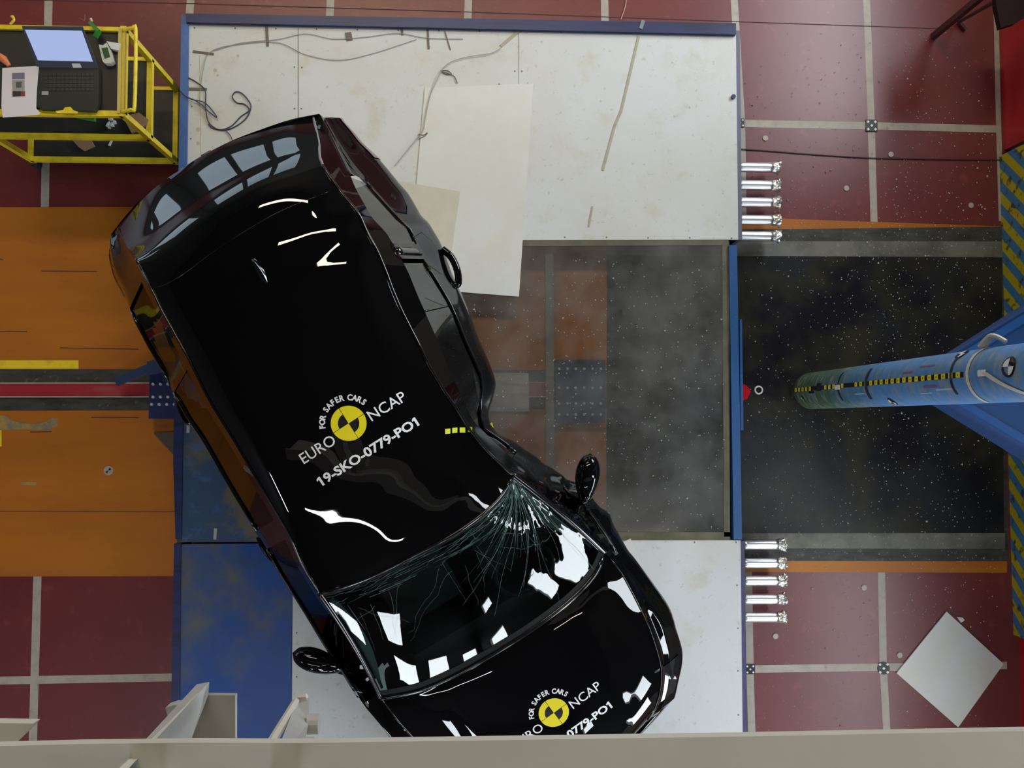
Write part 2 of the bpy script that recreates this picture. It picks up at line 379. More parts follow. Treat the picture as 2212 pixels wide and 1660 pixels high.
# ------------------------------------------------------------------ track, brackets on the floor
tr = thing('guide_track', 'long floor track with red centre strip between two black grooves', 'track', P(100, 843, 0))
def fl2(px, z1, z0, name, m, par): return MB().pp(px, z1, z0).build(name, m, par)
xe = 1310
g1 = fl2([(-700, 797), (xe, 800), (xe, 826), (-700, 829)], .006, .0035, 'groove', STEELD, tr)
g2 = fl2([(-700, 858), (xe, 858), (xe, 884), (-700, 889)], .006, .0035, 'groove', STEELD, tr)
g3 = fl2([(-700, 829), (xe, 826), (xe, 858), (-700, 858)], .016, .0035, 'centre_strip', REDR, tr); g3['label'] = 'red centre strip'
for ya, yb in ((829, 826.5), (858, 857.5)):
    fl2([(-700, ya - 1.3), (xe, yb - 1.3), (xe, yb + 1.3), (-700, ya + 1.3)], .022, .01, 'edge_strip', LINEW, tr)
def bracket(quad, label, rows, z=.1, nb=4):
    t = thing('tow_bracket', label, 'bracket', P(quad[0][0], quad[0][1], 0))
    MB().pp(quad, z, .024).build('plate', NAVY, t)
    for i, (x0, x1, y) in enumerate(rows):
        for k in range(nb):
            c = P(x0 + (x1 - x0) * k / (nb - 1), y, z + .016); MB().disk(c, .010, .02, 8).build('bolt', mat('pale bolt', (.5, .52, .5), .4), t)
    return t
tbk = bracket([(323, 782), (392, 782), (392, 906), (321, 905)], 'navy bolted bracket on the red track left of the black car', [(330, 378, 830), (330, 378, 858), (327, 376, 874)])
bracket([(1200, 778), (1308, 778), (1308, 914), (1200, 914)], 'navy perforated bracket seen below the clear panel', [(1208, 1298, 797), (1208, 1298, 838), (1208, 1298, 872), (1208, 1298, 896)], nb=6)
lvr = MB().bar(P(252, 826, .14), P(330, 792, .2), .055, .03).bar(P(322, 796, .2), P(348, 790, .2), .09, .04).bar(P(338, 793, .1), P(338, 793, .2), .06, .06).build('lever', mat('slate blue steel', (.03, .05, .12), .35), tbk)
tag(MB().pp([(331, 935), (384, 934), (384, 985), (374, 982)], .02, .004).build('steel_gusset', mat('gusset grey', (.07, .055, .045), .6)), 'grey triangular steel plate beside the blue platform edge', 'plate')
tb = tag(MB().pp([(1040, 806), (1142, 806), (1143, 889), (1040, 889)], .034, .024).build('target_board', mat('scuffed white board', (.5, .5, .52), .5, noise=[(9, (.34, .28, .3), .5, .65, (.4, 3, 1))])), 'scuffed white square board on the track below the clear panel', 'board')
# small round survey targets on the floor
def survey(px, py, r, label, grp='round survey targets on the floor'):
    t = thing('survey_target', label, 'target marker', P(px, py, 0), grp)
    MB().disk(P(px, py, 0) + Vector((0, 0, .007)), r, .003, 24).build('disc', LINEW, t)
    b = MB(); c = P(px, py, 0)
    for s in (1, -1): b.prism([(c.x, c.y), (c.x + s * r * .6, c.y + s * r * .25), (c.x + s * r * .25, c.y + s * r * .65)], .0085, .007)
    b.build('print', BLKT, t)
survey(235, 1017, .033, 'small cream target disc on the orange floor')
# chequered ones
def check(px, py, label, r=.045, square=True):
    c = P(px, py, 0); t = thing('floor_target', label, 'target marker', c)
    if square: MB().box((c.x, c.y, .005), (2 * r, 2 * r, .006)).build('plate', BLKT, t)
    else: MB().disk(c + Vector((0, 0, .008)), r, .006, 24).build('plate', BLKT, t)
    b = MB(); q = r * .42
    for i, j in ((0, 0), (1, 1), (-1, 1), (1, -1), (-1, -1)): b.prism([(c.x + i * r * .62 + q * .6 * a, c.y + j * r * .62 + q * .6 * e) for a, e in ((1, 0), (0, 1), (-1, 0), (0, -1))], .0095, .008)
    b.build('print', WHITET, t)
check(1882, 272, 'black square target with white dots on the upper line crossing')
check(1908, 1444, 'round black target with white dots on the lower line crossing', square=False)
check(1620, 1446, 'small black and white target at the lower right platform edge', .035)
check(1598, 266, 'half hidden grey target at the upper right platform edge', .033)
dpos = [(1653, 299, 'white ring shaped disc on the red floor beside the upper tubes'), (1924, 334, 'pale round disc right of the upper line crossing'),
        (1828, 407, 'pale round disc on red floor above the dark pit'), (2097, 444, 'faded round disc near the striped barrier'),
        (1866, 1270, 'pale round disc just below the dark pit'), (1675, 1375, 'pale round disc below the lower tubes'), (1943, 1416, 'pale round disc beside the white square sheet')]
for x, y, l in dpos:
    t = tag(MB().disk(P(x, y, 0) + Vector((0, 0, .006)), .02, .005, 20).build('floor_disc', mat('disc cream', (.42, .4, .36), .5)), l, 'disc', 'round discs on the red floor')
# white square sheet
sq = [(2045, 1322), (2168, 1435), (2070, 1572), (1937, 1455)]
tag(MB().pp(sq, .012, .003).build('square_sheet', SHEETW), 'white square sheet lying diagonally on the red floor', 'sheet')
tag(MB().pp([(2068, 1334), (2080, 1335), (2084, 1341), (2076, 1346)], .01, .003).build('paper_scrap', SHEETW), 'tiny white scrap by the corner of the square sheet', 'paper')
# cable over the red floor on the right
cb = [P(1598, 322, .008), P(1660, 326, .008), P(1760, 334, .008), P(1870, 341, .008), P(1950, 343, .008), P(2060, 345, .008), P(2160, 346, .008)]
tag(MB().tube(catm(cb, 6), .004, 6).build('floor_cable', BLACK), 'thin black cable running across the red floor to the barrier', 'cable')
for x, y in ((1607, 322), (1884, 343)):
    pass
# dark wall cabinet and its leg, upper right
tbw = thing('wall_table', 'dark brown table corner with one slanted red brown leg in the upper right corner', 'table', P(2160, 30, 0))
DB = mat('dark brown metal', (.018, .008, .008), .85, spec=.1); DR = mat('dark red steel', (.05, .01, .012), .5)
q = [(2150, -70), (2152, 10), (2162, 60), (2192, 51), (2212, 38), (2290, -10), (2290, -70)]
MB().prism([(min(P(x, y, .88).x, 7.05), P(x, y, .88).y) for x, y in q], .88, .84).build('top', DB, tbw)
MB().bar(P(2071, 47, .02), P(2150, 3, .85), .022).bar(P(2071, 47, .02), P(2086, 65, .02), .022).build('leg', DR, tbw)
MB().bar(P(2172, -50, .85), P(2172, -50, .85) + Vector((0, 0, -.849)), .04).build('leg', DR, tbw)
# red arrow, ring at the pole foot, steel base
tag(MB().pp([(1600, 828), (1614, 834), (1622, 846), (1614, 862), (1600, 868)], .03, .005).build('red_marker', REDG), 'small red pointed marker at the platform edge facing the pole', 'marker')
c = P(1639, 843, .02); ring = [c + Vector((.027 * math.cos(a), .027 * math.sin(a), 0)) for a in np.linspace(0, 2 * PI, 24, endpoint=False)]
tag(MB().tube(ring, .006, 8, closed=True).build('lifting_ring', mat('white metal', (.6, .6, .58), .4)), 'small white metal ring on the dark pit cover', 'ring')

# ------------------------------------------------------------------ glass crumbs
def shards(n, sampler, name, label, z, grp=None):
    b = MB()
    for _ in range(n):
        x, y = sampler(); c = P(x, y, z); s = random.uniform(.0025, .006) * (1.6 if random.random() < .06 else 1); a = random.random() * PI
        V = [c + Vector((s * math.cos(a + k * 2.1), s * math.sin(a + k * 2.1), .001)) for k in range(3)] + [c + Vector((0, 0, s * 1.3))]
        b.add(V, [[0, 2, 1], [0, 1, 3], [1, 2, 3], [2, 0, 3]])
    o = b.build(name, mat('glass crumb', (.62, .66, .66), .12)); tag(o, label, 'broken glass', kind='stuff'); return o
def s1():
    while True:
        x = random.uniform(1610, 2155); y = random.uniform(70, 1590)
        dens = .16 + .84 * math.exp(-((x - 1950) / 260) ** 2) * math.exp(-((y - 750) / 560) ** 2)
        if P(x, y, 0).x < 6.95 and random.random() < dens: return x, y
shards(2300, s1, 'glass_crumbs', 'glittering glass crumbs scattered over the red floor and dark pit cover', .006)

def s2():
    return random.uniform(1010, 1570), random.uniform(560, 1150)
shards(700, s2, 'glass_crumbs', 'fine glass crumbs sprinkled over the dusty transparent panel', .2525)
# ------------------------------------------------------------------ test platform
ZP = .25
pf = thing('test_platform', 'large low blue framed platform with white deck boards carrying the black car', 'platform', P(700, 900, 0))
deckA = MB().pp([(404, 44), (1590, 68), (1596, 518), (1130, 519), (900, 560), (388, 560)], ZP, ZP - .02)
def dots(b, pts, r=.006):
    for x, y in pts: b.disk(P(x, y, ZP) + Vector((0, 0, .001)), r, .001, 8, 1)
dots(deckA, [(x, 55 + x * .012) for x in range(420, 1590, 88)] + [(636, 145), (652, 146), (636, 235), (651, 235), (1112, 154), (1127, 154), (412, 140), (414, 230), (412, 300), (1580, 515), (1490, 514), (1400, 514), (1310, 513), (1220, 513), (1140, 181), (1078, 182)])
deckA.pp([(643.5, 60), (644.8, 60), (645, 255), (643.5, 255)], ZP + .0008, ZP, 1); deckA.pp([(1120, 60), (1121.3, 60), (1121, 182), (1120, 182)], ZP + .0008, ZP, 1)
deckA.pp([(430, 120), (431.4, 120), (435, 350), (433.5, 350)], ZP + .0008, ZP, 2)
for x, y, s in ((514, 121, 8), (465, 152, 10), (470, 163, 6), (428, 280, 11), (428, 310, 9), (412, 140, 4), (905, 291, 6)):
    deckA.disk(P(x, y, ZP) + Vector((0, 0, .0012)), s * .0014, .001, 9, 2)
deckA.build('deck_board', [DECKW, TAPED, RUST], pf)
deckB = MB().pp([(633, 1166), (1601, 1168), (1608, 1900), (628, 1900)], ZP, ZP - .02)
dots(deckB, [(1590, 1172), (1592, 1265), (1594, 1358), (1594, 1450), (1595, 1545), (1500, 1172), (641, 1368), (641, 1463)])
deckB.build('deck_board', [DECKW, TAPED, RUST], pf)
o = MB().pp([(382, 1177), (632, 1174), (627, 1900), (372, 1900)], ZP, ZP - .02).build('steel_plate', BLUEFL, pf); o['label'] = 'worn blue and grey steel plate'
o = MB().pp([(384, 562), (900, 562), (900, 1165), (632, 1171), (382, 1172)], ZP, ZP - .02).build('steel_plate', BLUEFG, pf); o['label'] = 'scraped blue grey steel plate'
MB().pp([(410, 1148), (470, 1148), (472, 1169), (470, 1170)], ZP + .003, ZP + .0005)
for a, b_ in ((((466, 1142)), (464, 1166)), ((407, 918), (406, 936))):
    tag(MB().bar(P(a[0], a[1], ZP + .004), P(b_[0], b_[1], ZP + .004), .02, .004).build('tape_piece', mat('grey cream tape', (.42, .42, .38), .5)), 'short cream tape strip on the steel plate %s' % ('near its lower seam' if a[1] > 1000 else 'beside the car door handle'), 'tape')
CLEAR = glassmat('dusty clear plastic', (.98, .98, .97), .12, 1.45, ((.44, .46, .47), 2.6, .04, .23))
o = MB().pp([(902, 519), (1574, 519), (1577, 1168), (902, 1166)], ZP, ZP - .012).build('clear_panel', CLEAR, pf); o['label'] = 'dusty transparent panel'
GRIME = mat('olive grime', (.09, .085, .05), .6, noise=(6, (.13, .12, .08), .4, .6))
o = MB().pp([(1130, 519), (1574, 519), (1574, 530), (1130, 532)], ZP + .002, ZP).pp([(1560, 530), (1575, 530), (1577, 1160), (1564, 1160)], ZP + .002, ZP).pp([(1330, 1150), (1577, 1150), (1577, 1168), (1334, 1168)], ZP + .002, ZP).build('panel_border', GRIME, pf)
MB().pp([(1178, 545), (1196, 545), (1197, 1168), (1180, 1168)], .17, .13).build('cross_bar', mat('dusty grey bar', (.2, .19, .17), .6), pf)
MB().pp([(400, 29), (1590, 50), (1590, 74), (402, 48)], ZP + .03, .05).build('edge_beam', NAVY, pf)
MB().pp([(392, 30), (408, 44), (403, 420), (399, 700), (380, 700), (385, 400)], ZP + .012, .05).build('edge_beam', BLUEB, pf)
MB().pp([(380, 700), (399, 700), (394, 1000), (392, 1165), (379, 1165), (374, 1000)], ZP + .012, .05).build('edge_beam', NAVY, pf)
MB().pp([(376, 1175), (391, 1175), (388, 1520), (388, 1900), (367, 1900), (370, 1500)], ZP + .012, .05).build('edge_beam', NAVY, pf)
MB().pp([(1590, 66), (1598, 66), (1603, 518), (1595, 518)], ZP + .001, .05).build('edge_beam', mat('slate edge', (.12, .12, .2), .5), pf)
MB().pp([(1575, 530), (1592, 530), (1603, 1166), (1585, 1166)], ZP + .02, .05).pp([(1598, 690), (1603, 690), (1606, 930), (1600, 930)], ZP - .02, .05).build('edge_beam', BLUEBAR, pf)
MB().pp([(1600, 1169), (1608, 1169), (1618, 1900), (1608, 1900)], ZP + .001, .05).build('edge_beam', mat('violet edge', (.05, .045, .14), .5), pf)
tag(MB().disk(P(1585, 208, ZP + .02), .016, .02, 10).build('bolt_head', NAVY), 'dark bolt head on the upper right deck edge', 'bolt')

# aluminium crush tubes
def crush(px0, px1, y, slope, seed):
    r = random.Random(seed); z = .14; rad = .036
    t = thing('crush_tube', '', 'tube', P(px0, y, 0), 'aluminium crush tubes on the right platform edge')
    a = P(px0, y, z); b2 = P(px1, y + slope, z); MB().tube([a + (b2 - a) * k / 10 for k in range(11)], rad, 20).build('tube', ALU, t, True)
    d = (b2 - a).normalized(); V = []; n = 28; u = d.cross(Vector((0, 0, 1))).normalized(); v = u.cross(d)
    prof = [(-.004, 1.0), (.012, 1.06), (.022, 1.15), (.034, 1.12), (.044, 1.28), (.05, 1.34)]; Fc = []
    for i, (s, q) in enumerate(prof):
        for k in range(n):
            an = 2 * PI * k / n; rr = rad * q * (1 + (.05 + .05 * i / 5) * math.sin(an * 5 + seed + i * .9) + r.uniform(-.03, .03) * i / 2)
            V.append(b2 + d * (s + r.uniform(-.004, .006) * (i > 1)) + u * math.cos(an) * rr + v * math.sin(an) * rr)
    V += [b2 + d * .02]
    for i in range(len(prof) - 1):
        for k in range(n): Fc.append([i * n + k, i * n + (k + 1) % n, (i + 1) * n + (k + 1) % n, (i + 1) * n + k])
    for k in range(n): Fc.append([5 * n + k, 5 * n + (k + 1) % n, len(V) - 1])
    mesh('crumpled_end', V, Fc, ALUC, t, False)
    return t
ordn = ['topmost', 'second from top', 'middle', 'fourth from top', 'lowest']
for k, y in enumerate((361, 400, 437, 475, 510)):
    crush(1594, 1668, y, 1, k)['label'] = '%s of five aluminium crush tubes above the dark pit' % ordn[k]
for k, y in enumerate((1177, 1217, 1255, 1295, 1334)):
    crush(1604, 1680, y, 0, k + 9)['label'] = '%s of five aluminium crush tubes below the dark pit' % ordn[k]

# loose sheets, tape, cables on the deck
tag(MB().pp([(918, 190), (1152, 180), (1121, 641), (880, 622)], ZP + .006, ZP + .001).build('loose_sheet', SHEETW), 'tall white loose sheet jutting over the clear panel right of the car', 'sheet')
tag(MB().pp([(840, 388), (994, 414), (966, 612), (830, 590)], ZP + .011, ZP + .007).build('loose_sheet', SHEETB), 'beige loose sheet partly under the car by its rear door', 'sheet')
tag(MB().pp([(1345, 1172), (1362, 1164), (1388, 1224), (1330, 1245)], ZP + .008, ZP + .003).build('loose_sheet', SHEETW), 'small white sheet corner poking out beside the car front wing', 'sheet')
def strip(name, pts, wd, m, label, cat='tape', z=ZP):
    b = MB()
    for a, c in zip(pts[:-1], pts[1:]): b.bar(P(a[0], a[1], z + .003), P(c[0], c[1], z + .003), wd, .003)
    return tag(b.build(name, m), label, cat)
strip('tape_strip', [(1380, 78), (1342, 240), (1328, 272), (1302, 368)], .018, TAPE, 'long beige tape strip slanting down the white deck')
strip('tape_strip', [(1280, 446), (1272, 490)], .012, TAPE, 'short beige tape end low on the white deck')
for (a, b_, wd, l) in [((576, 58), (578, 100), .02, 'vertical brown tape piece by the top edge near the deck corner'), ((417, 111), (462, 117), .016, 'upper short brown tape piece at the left deck edge'),
                   ((408, 192), (447, 193), .018, 'lower short brown tape piece at the left deck edge'), ((924, 58), (926, 106), .014, 'dark vertical tape piece at the top edge in mid deck'),
                   ((961, 68), (973, 108), .008, 'narrow slanted brown strip right of the mid deck tape'), ((1124, 64), (1082, 100), .022, 'slanted olive tape piece at the top edge'),
                   ((752, 70), (755, 88), .044, 'square brown patch near the top edge'), ((868, 62), (869, 76), .018, 'tiny black tape patch near the top edge')]:
    strip('tape_piece', [a, b_], wd, TAPED if 'olive' not in l else TAPE, l)
GC = mat('faint grey cord', (.33, .32, .3), .6); BC = mat('slate blue cable', (.05, .06, .10), .5)
def cord(name, pts, r, m, label, z=ZP + .006):
    return tag(MB().tube(catm([P(x, y, z) for x, y in pts], 8), r, 6).build(name, m), label, 'cable')
cord('grey_cable', [(462, 110), (520, 93), (600, 85), (660, 73), (720, 84), (790, 80), (860, 72), (920, 82), (1000, 84)], .0022, GC, 'faint grey cord waving along the top of the deck')
cord('grey_cable', [(430, 230), (437, 160), (455, 112), (520, 95), (600, 92), (660, 118), (730, 130), (800, 117), (900, 85)], .0022, GC, 'faint grey cord looping from the left deck edge')
cord('grey_cable', [(1082, 104), (1060, 115), (1000, 125), (968, 138), (950, 160), (930, 205), (918, 260), (912, 285), (880, 325), (852, 360)], .0025, GC, 'grey cord running from the slanted tape down towards the car', ZP + .012)
cord('wire_knot', [(952, 152), (962, 160), (975, 160), (966, 152), (955, 154), (980, 164), (988, 180)], .003, TAPED, 'small dark wire knot in the middle of the deck')
cord('wire_knot', [(905, 290), (915, 292), (923, 287), (918, 294), (905, 300)], .0035, TAPED, 'small dark wire knot above the tall loose sheet corner')
cord('blue_cable', [(388, 195), (402, 208), (430, 222), (452, 242), (468, 254), (462, 243), (442, 222), (415, 215), (405, 211)], .004, BC, 'slate blue cable loop reaching over the blue edge', ZP + .022)
cord('blue_cable', [(404, 166), (425, 178), (443, 195), (444, 225), (447, 255), (458, 272), (478, 281), (505, 275), (532, 255), (542, 230), (533, 212), (520, 200), (508, 199), (502, 210), (512, 222), (528, 225), (538, 238), (520, 252), (500, 272), (478, 280), (458, 276), (450, 268)], .004, BC, 'slate blue cable curled on the deck behind the car')
cord('blue_cable', [(486, 281), (497, 292), (503, 306)], .003, BC, 'short blue cable end leading under the car tail')
cord('pink_string', [(1360, -60), (1352, 8), (1341, 42)], .003, mat('pink string', (.7, .4, .36), .6), 'thin pale pink string on the floor above the platform', .01)
tag(MB().bar(P(1390, 44, ZP + .034), P(1384, 62, ZP + .034), .026, .003).build('tape_piece', mat('grey tape', (.2, .23, .25), .5)), 'grey tape wrapped over the navy top beam', 'tape')

# ------------------------------------------------------------------ impact pole
POLEC = P(1752, 845, .29); PX, PY = POLEC.x, POLEC.y; PR = .127
pm = mat('pole paint', (.06, .2, .5), .42)
nt = pm.node_tree; N = nt.nodes; L = nt.links; bs = N['Principled BSDF']
tc = N.new('ShaderNodeTexCoord'); sx = N.new('ShaderNodeSeparateXYZ'); L.new(tc.outputs['Object'], sx.inputs[0])
mp = N.new('ShaderNodeMapping'); L.new(tc.outputs['Object'], mp.inputs[0]); mp.inputs['Scale'].default_value = (1, 1, 3)
nz = N.new('ShaderNodeTexNoise'); nz.inputs['Scale'].default_value = 5; nz.inputs['Detail'].default_value = 7; nz.inputs['Distortion'].default_value = 1.5; L.new(mp.outputs[0], nz.inputs[0])
r1 = N.new('ShaderNodeMapRange'); L.new(sx.outputs['Z'], r1.inputs[0]); r1.inputs[1].default_value = 1.5; r1.inputs[2].default_value = .75
ad = N.new('ShaderNodeMath'); ad.operation = 'MULTIPLY_ADD'; L.new(nz.outputs['Fac'], ad.inputs[0]); ad.inputs[1].default_value = 1.6; ad.inputs[2].default_value = -.8
a2 = N.new('ShaderNodeMath'); a2.operation = 'ADD'; L.new(ad.outputs[0], a2.inputs[0]); L.new(r1.outputs[0], a2.inputs[1]); a2.use_clamp = True
mx = N.new('ShaderNodeMix'); mx.data_type = 'RGBA'; L.new(a2.outputs[0], mx.inputs['Factor']); mx.inputs['A'].default_value = (.09, .26, .58, 1); mx.inputs['B'].default_value = (.07, .13, .06, 1)
nz2 = N.new('ShaderNodeTexNoise'); nz2.inputs['Scale'].default_value = 11; nz2.inputs['Detail'].default_value = 8; L.new(mp.outputs[0], nz2.inputs[0])
r2 = N.new('ShaderNodeMapRange'); L.new(nz2.outputs['Fac'], r2.inputs[0]); r2.inputs[1].default_value = .5; r2.inputs[2].default_value = .74
m2 = N.new('ShaderNodeMix'); m2.data_type = 'RGBA'; L.new(r2.outputs[0], m2.inputs['Factor']); L.new(mx.outputs['Result'], m2.inputs['A']); m2.inputs['B'].default_value = (.3, .3, .27, 1)
L.new(m2.outputs['Result'], bs.inputs['Base Color'])
po = thing('impact_pole', 'paint smeared blue steel pole leaning into view from the right', 'pole', (PX, PY, 0))
cyl = [Vector((PX, PY, z)) for z in (.29, .293, .30, .4, .6, 1, 1.5, 2, 2.6, 3.4)]
MB().tube(cyl, PR, 64, rs=[.110, .122, PR] + [PR] * 7).build('shaft', pm, po, True)
MB().tube([Vector((PX, PY, .02)), Vector((PX, PY, .289))], .04, 16).build('foot', STEELD, po)
def on_pole(phi, z, rr=PR + .0012): return Vector((PX + rr * math.cos(phi), PY + rr * math.sin(phi), z))
phi0 = math.atan2(CAMP.y - PY, CAMP.x - PX) - 0.12
tm = []; b = MB()
def pole_patch(b, p0, p1, z0, z1, mi=0, off=.0012, n=4):
    V = [on_pole(p0 + (p1 - p0) * k / n, z, PR + off) for z in (z0, z1) for k in range(n + 1)]
    b.add(V, [[k, k + 1, n + 2 + k, n + 1 + k] for k in range(n)], mi)
hw = .013 / PR
pole_patch(b, phi0 - hw, phi0 + hw, .3, 2.3, 0, .001)
z = .32; k = 0
while z < 2.28:
    if not (.62 < z < .78 or 1.08 < z < 1.17):
        pole_patch(b, phi0 - hw, phi0 + hw, z, z + .034, 1, .0018)
        pole_patch(b, phi0 - .3 * hw, phi0 + .3 * hw, z + .014, z + .02, 0, .0024)
    z += .06
o = b.build('scale_tape', [BLKT, YELT], po); o['label'] = 'yellow and black measuring tape'
for zz, col, h, nm in ((2.33, (.62, .62, .52), .022, 'cream_band'), (2.2, (.01, .015, .05), .018, 'black_band'), (1.36, (.02, .03, .05), .03, 'black_band'), (1.0, (.01, .02, .02), .014, 'black_band')):
    b = MB(); pole_patch(b, phi0 - (1.35 if nm[0] == 'c' else .75), phi0 + (1.35 if nm[0] == 'c' else .75), zz - h / 2, zz + h / 2, 0, .003, 24); b.build(nm, mat(nm + str(zz), col, .5), po)
b = MB(); pole_patch(b, phi0 - .05, phi0 + .17, .96, 1.03, 0, .004); b.build('white_sticker', WHITET, po)
b = MB(); pole_patch(b, phi0 - .1, phi0 + .12, 2.41, 2.47, 0, .004); b.build('white_sticker', WHITET, po)
b = MB(); n = 12
V = []
for k in range(n + 1):
    ph = phi0 + .9 * k / n; zc = 2.46 + .22 * k / n; V += [on_pole(ph, zc - .022, PR + .005), on_pole(ph, zc + .022, PR + .005)]
b.add(V, [[2 * k, 2 * k + 2, 2 * k + 3, 2 * k + 1] for k in range(n)]); b.build('cream_strap', mat('cream strap', (.62, .6, .5), .5), po)
def pole_target(ph, zc, r=.045):
    b = MB(); b2 = MB(); ring = [on_pole(ph + r * math.cos(a) / PR, zc + r * math.sin(a), PR + .003) for a in np.linspace(0, 2 * PI, 24, endpoint=False)]
    b.add(ring, [list(range(24))], 0); c = on_pole(ph, zc, PR + .004)
    for s in (0, PI): b.add([on_pole(ph, zc, PR + .005)] + [on_pole(ph + .8 * r * math.cos(a) / PR, zc + .8 * r * math.sin(a), PR + .005) for a in np.linspace(s, s + PI / 2, 6)], [list(range(7))], 1)
    b.build('round_target', [BLKT, WHITET], po)
pole_target(phi0 - .12, 2.62); pole_target(phi0 - .95, 2.2, .035); pole_target(phi0 + 1.0, 1.55, .03); pole_target(phi0 + .5, .42, .02)
b = MB()
for i, (da, zc, h, w_, m_) in enumerate([(.5, 2.05, .16, .04, 0), (.62, 1.9, .1, .03, 0), (-.3, 1.75, .1, .05, 1), (.35, 1.95, .12, .05, 1), (.15, .55, .09, .1, 2), (-.05, .68, .07, .2, 2), (.45, 1.2, .12, .03, 0), (-.5, 1.9, .14, .04, 1)]):
    pole_patch(b, phi0 + da - w_, phi0 + da + w_, zc, zc + h, m_, .0008 + i * .0001)
b.build('paint_scuffs', [mat('pale blue scuff', (.35, .5, .7), .5), mat('purple scuff', (.2, .1, .22), .5), mat('black scuff', (.01, .02, .03), .4)], po)
# diagonal braces behind the pole
BRB = mat('deep blue brace', (.012, .06, .2), .42)
br = thing('pole_brace', 'deep blue forked steel brace spreading from behind the pole to the striped barrier', 'brace', (PX + .3, PY, 1.6))
for s in (-1, 1):
    zt = 1.84; XE = 6.985
    a = Vector((PX + .06, PY + s * .115, zt)); e = Vector((XE, PY + s * (.115 + (XE - PX - .06) * .574), zt))
    q = [a, e, e + Vector((0, -s * .42, 0)), a + Vector((.45, -s * .05, 0))]
    MB().prism([p[:2] for p in q], zt, zt - .04).build('top_plate', BRB, br)
    MB().bar(a + Vector((.05, -s * .015, .006)), e + Vector((0, -s * .02, .006)), .04, .012).bar(a + Vector((.3, -s * .17, .006)), e + Vector((0, -s * .22, .006)), .01, .012).build('flange', mat('blue flange', (.015, .08, .27), .4), br)
    MB().bar(a + Vector((.1, -s * .06, -.25)), e + Vector((0, -s * .06, -.25)), .02, .42).build('web', BRB, br)
kb = tag(MB().tube(catm([on_pole(phi0 - 1.25, 2.3, PR + .01), on_pole(phi0 - 1.4, 2.36, PR + .05), on_pole(phi0 - 1.62, 2.4, PR + .02)], 6), .022, 8, flat=.5).build('strap_buckle', MATS['cream strap']), 'cream strap loop on the far side of the pole', 'strap')

# ------------------------------------------------------------------ near beam with brackets (below the photographer)
ZB = 4.2
bm = thing('crane_beam', 'wide cream painted steel beam crossing the bottom of the view', 'beam', P(1100, 1630, ZB))
edge = [(-60, 1614), (180, 1608), (420, 1605), (640, 1606), (1000, 1601), (1600, 1592), (2260, 1579)]
low = [(2260, 2080), (-60, 2080)]
MB().pp(edge + low, ZB, ZB - .025).build('top_flange', CREAM, bm)
p0 = P(-200, 1985, ZB); p1 = P(2400, 1985, ZB)
MB().bar(p0 + Vector((-1, 0, -.3)), p1 + Vector((1, 0, -.3)), .03, .55).build('web', CREAM, bm)
MB().bar(p0 + Vector((-1, 0, -.58)), p1 + Vector((1, 0, -.58)), .16, .025).build('bottom_flange', CREAM, bm)
# hanging bracket plates on the left
def hanger(name, top, bot, ztop, zbot, wd, label):
    """vertical plate whose upper edge passes through px pts at ztop, lower at zbot"""
    pass
hb = thing('beam_hanger', 'light grey angled bracket with square foot plate hanging at the lower left', 'bracket', P(330, 1600, 4.2), 'brackets on the crane beam')
A = [P(252, 1665, 4.28), P(330, 1700, 4.28), P(505, 1605, 3.62), P(412, 1606, 3.62), P(412, 1503, 3.60), P(452, 1475, 3.60), P(425, 1480, 3.60)]
MB().add([P(250, 1668, 4.28), P(425, 1479, 3.6), P(452, 1474, 3.6), P(450, 1502, 3.62), P(411, 1604, 3.7), P(340, 1700, 4.28)], [[0, 1, 2, 3, 4, 5][::-1]]).build('side_plate', GREYP, hb)
MB().add([P(250, 1668, 4.28), P(425, 1479, 3.6), P(452, 1474, 3.6), P(262, 1678, 4.3)], [[3, 2, 1, 0]]).build('edge_strip', CREAM, hb)
MB().pp([(411, 1502), (508, 1503), (508, 1606), (411, 1606)], 3.62, 3.60).build('foot_plate', mat('concrete grey plate', (.34, .33, .3), .7), hb)
MB().pp([(357, 1530), (375, 1524), (388, 1525), (378, 1548), (362, 1548)], 3.7, 3.66).build('lug', GREYP, hb)
hc = thing('beam_hanger', 'grey bolted bracket blade rising beside the blue deck plate', 'bracket', P(620, 1600, 4.2), 'brackets on the crane beam')
MB().add([P(568, 1700, 4.3), P(641, 1516, 3.62), P(668, 1507, 3.62), P(667, 1560, 3.72), P(640, 1700, 4.3)], [[4, 3, 2, 1, 0]]).build('blade', GREYP, hc)
MB().add([P(568, 1700, 4.3), P(581, 1610, 4.0), P(638, 1516, 3.62), P(666, 1507, 3.62), P(641, 1530, 3.64), P(592, 1618, 4.02), P(585, 1700, 4.3)], [[6, 5, 4, 3, 2, 1, 0]])
MB().tube([P(584, 1640, 4.05), P(587, 1604, 3.95), P(640, 1517, 3.62), P(664, 1508, 3.62)], .012, 6).build('edge_strip', CREAM, hc)
for x, y, zz in ((665, 1565, 3.72), (648, 1618, 3.95)):
    c = P(x, y, zz); MB().tube([c, c + Vector((.03, 0, 0))], .026, 14).build('bolt', GREYP, hc)
hd = tag(MB().pp([(-40, 1562), (72, 1564), (66, 1573), (8, 1628), (-40, 1628)], 4.0, 3.97).build('corner_plate', CREAM), 'cream corner plate at the far lower left beside the beam', 'plate')
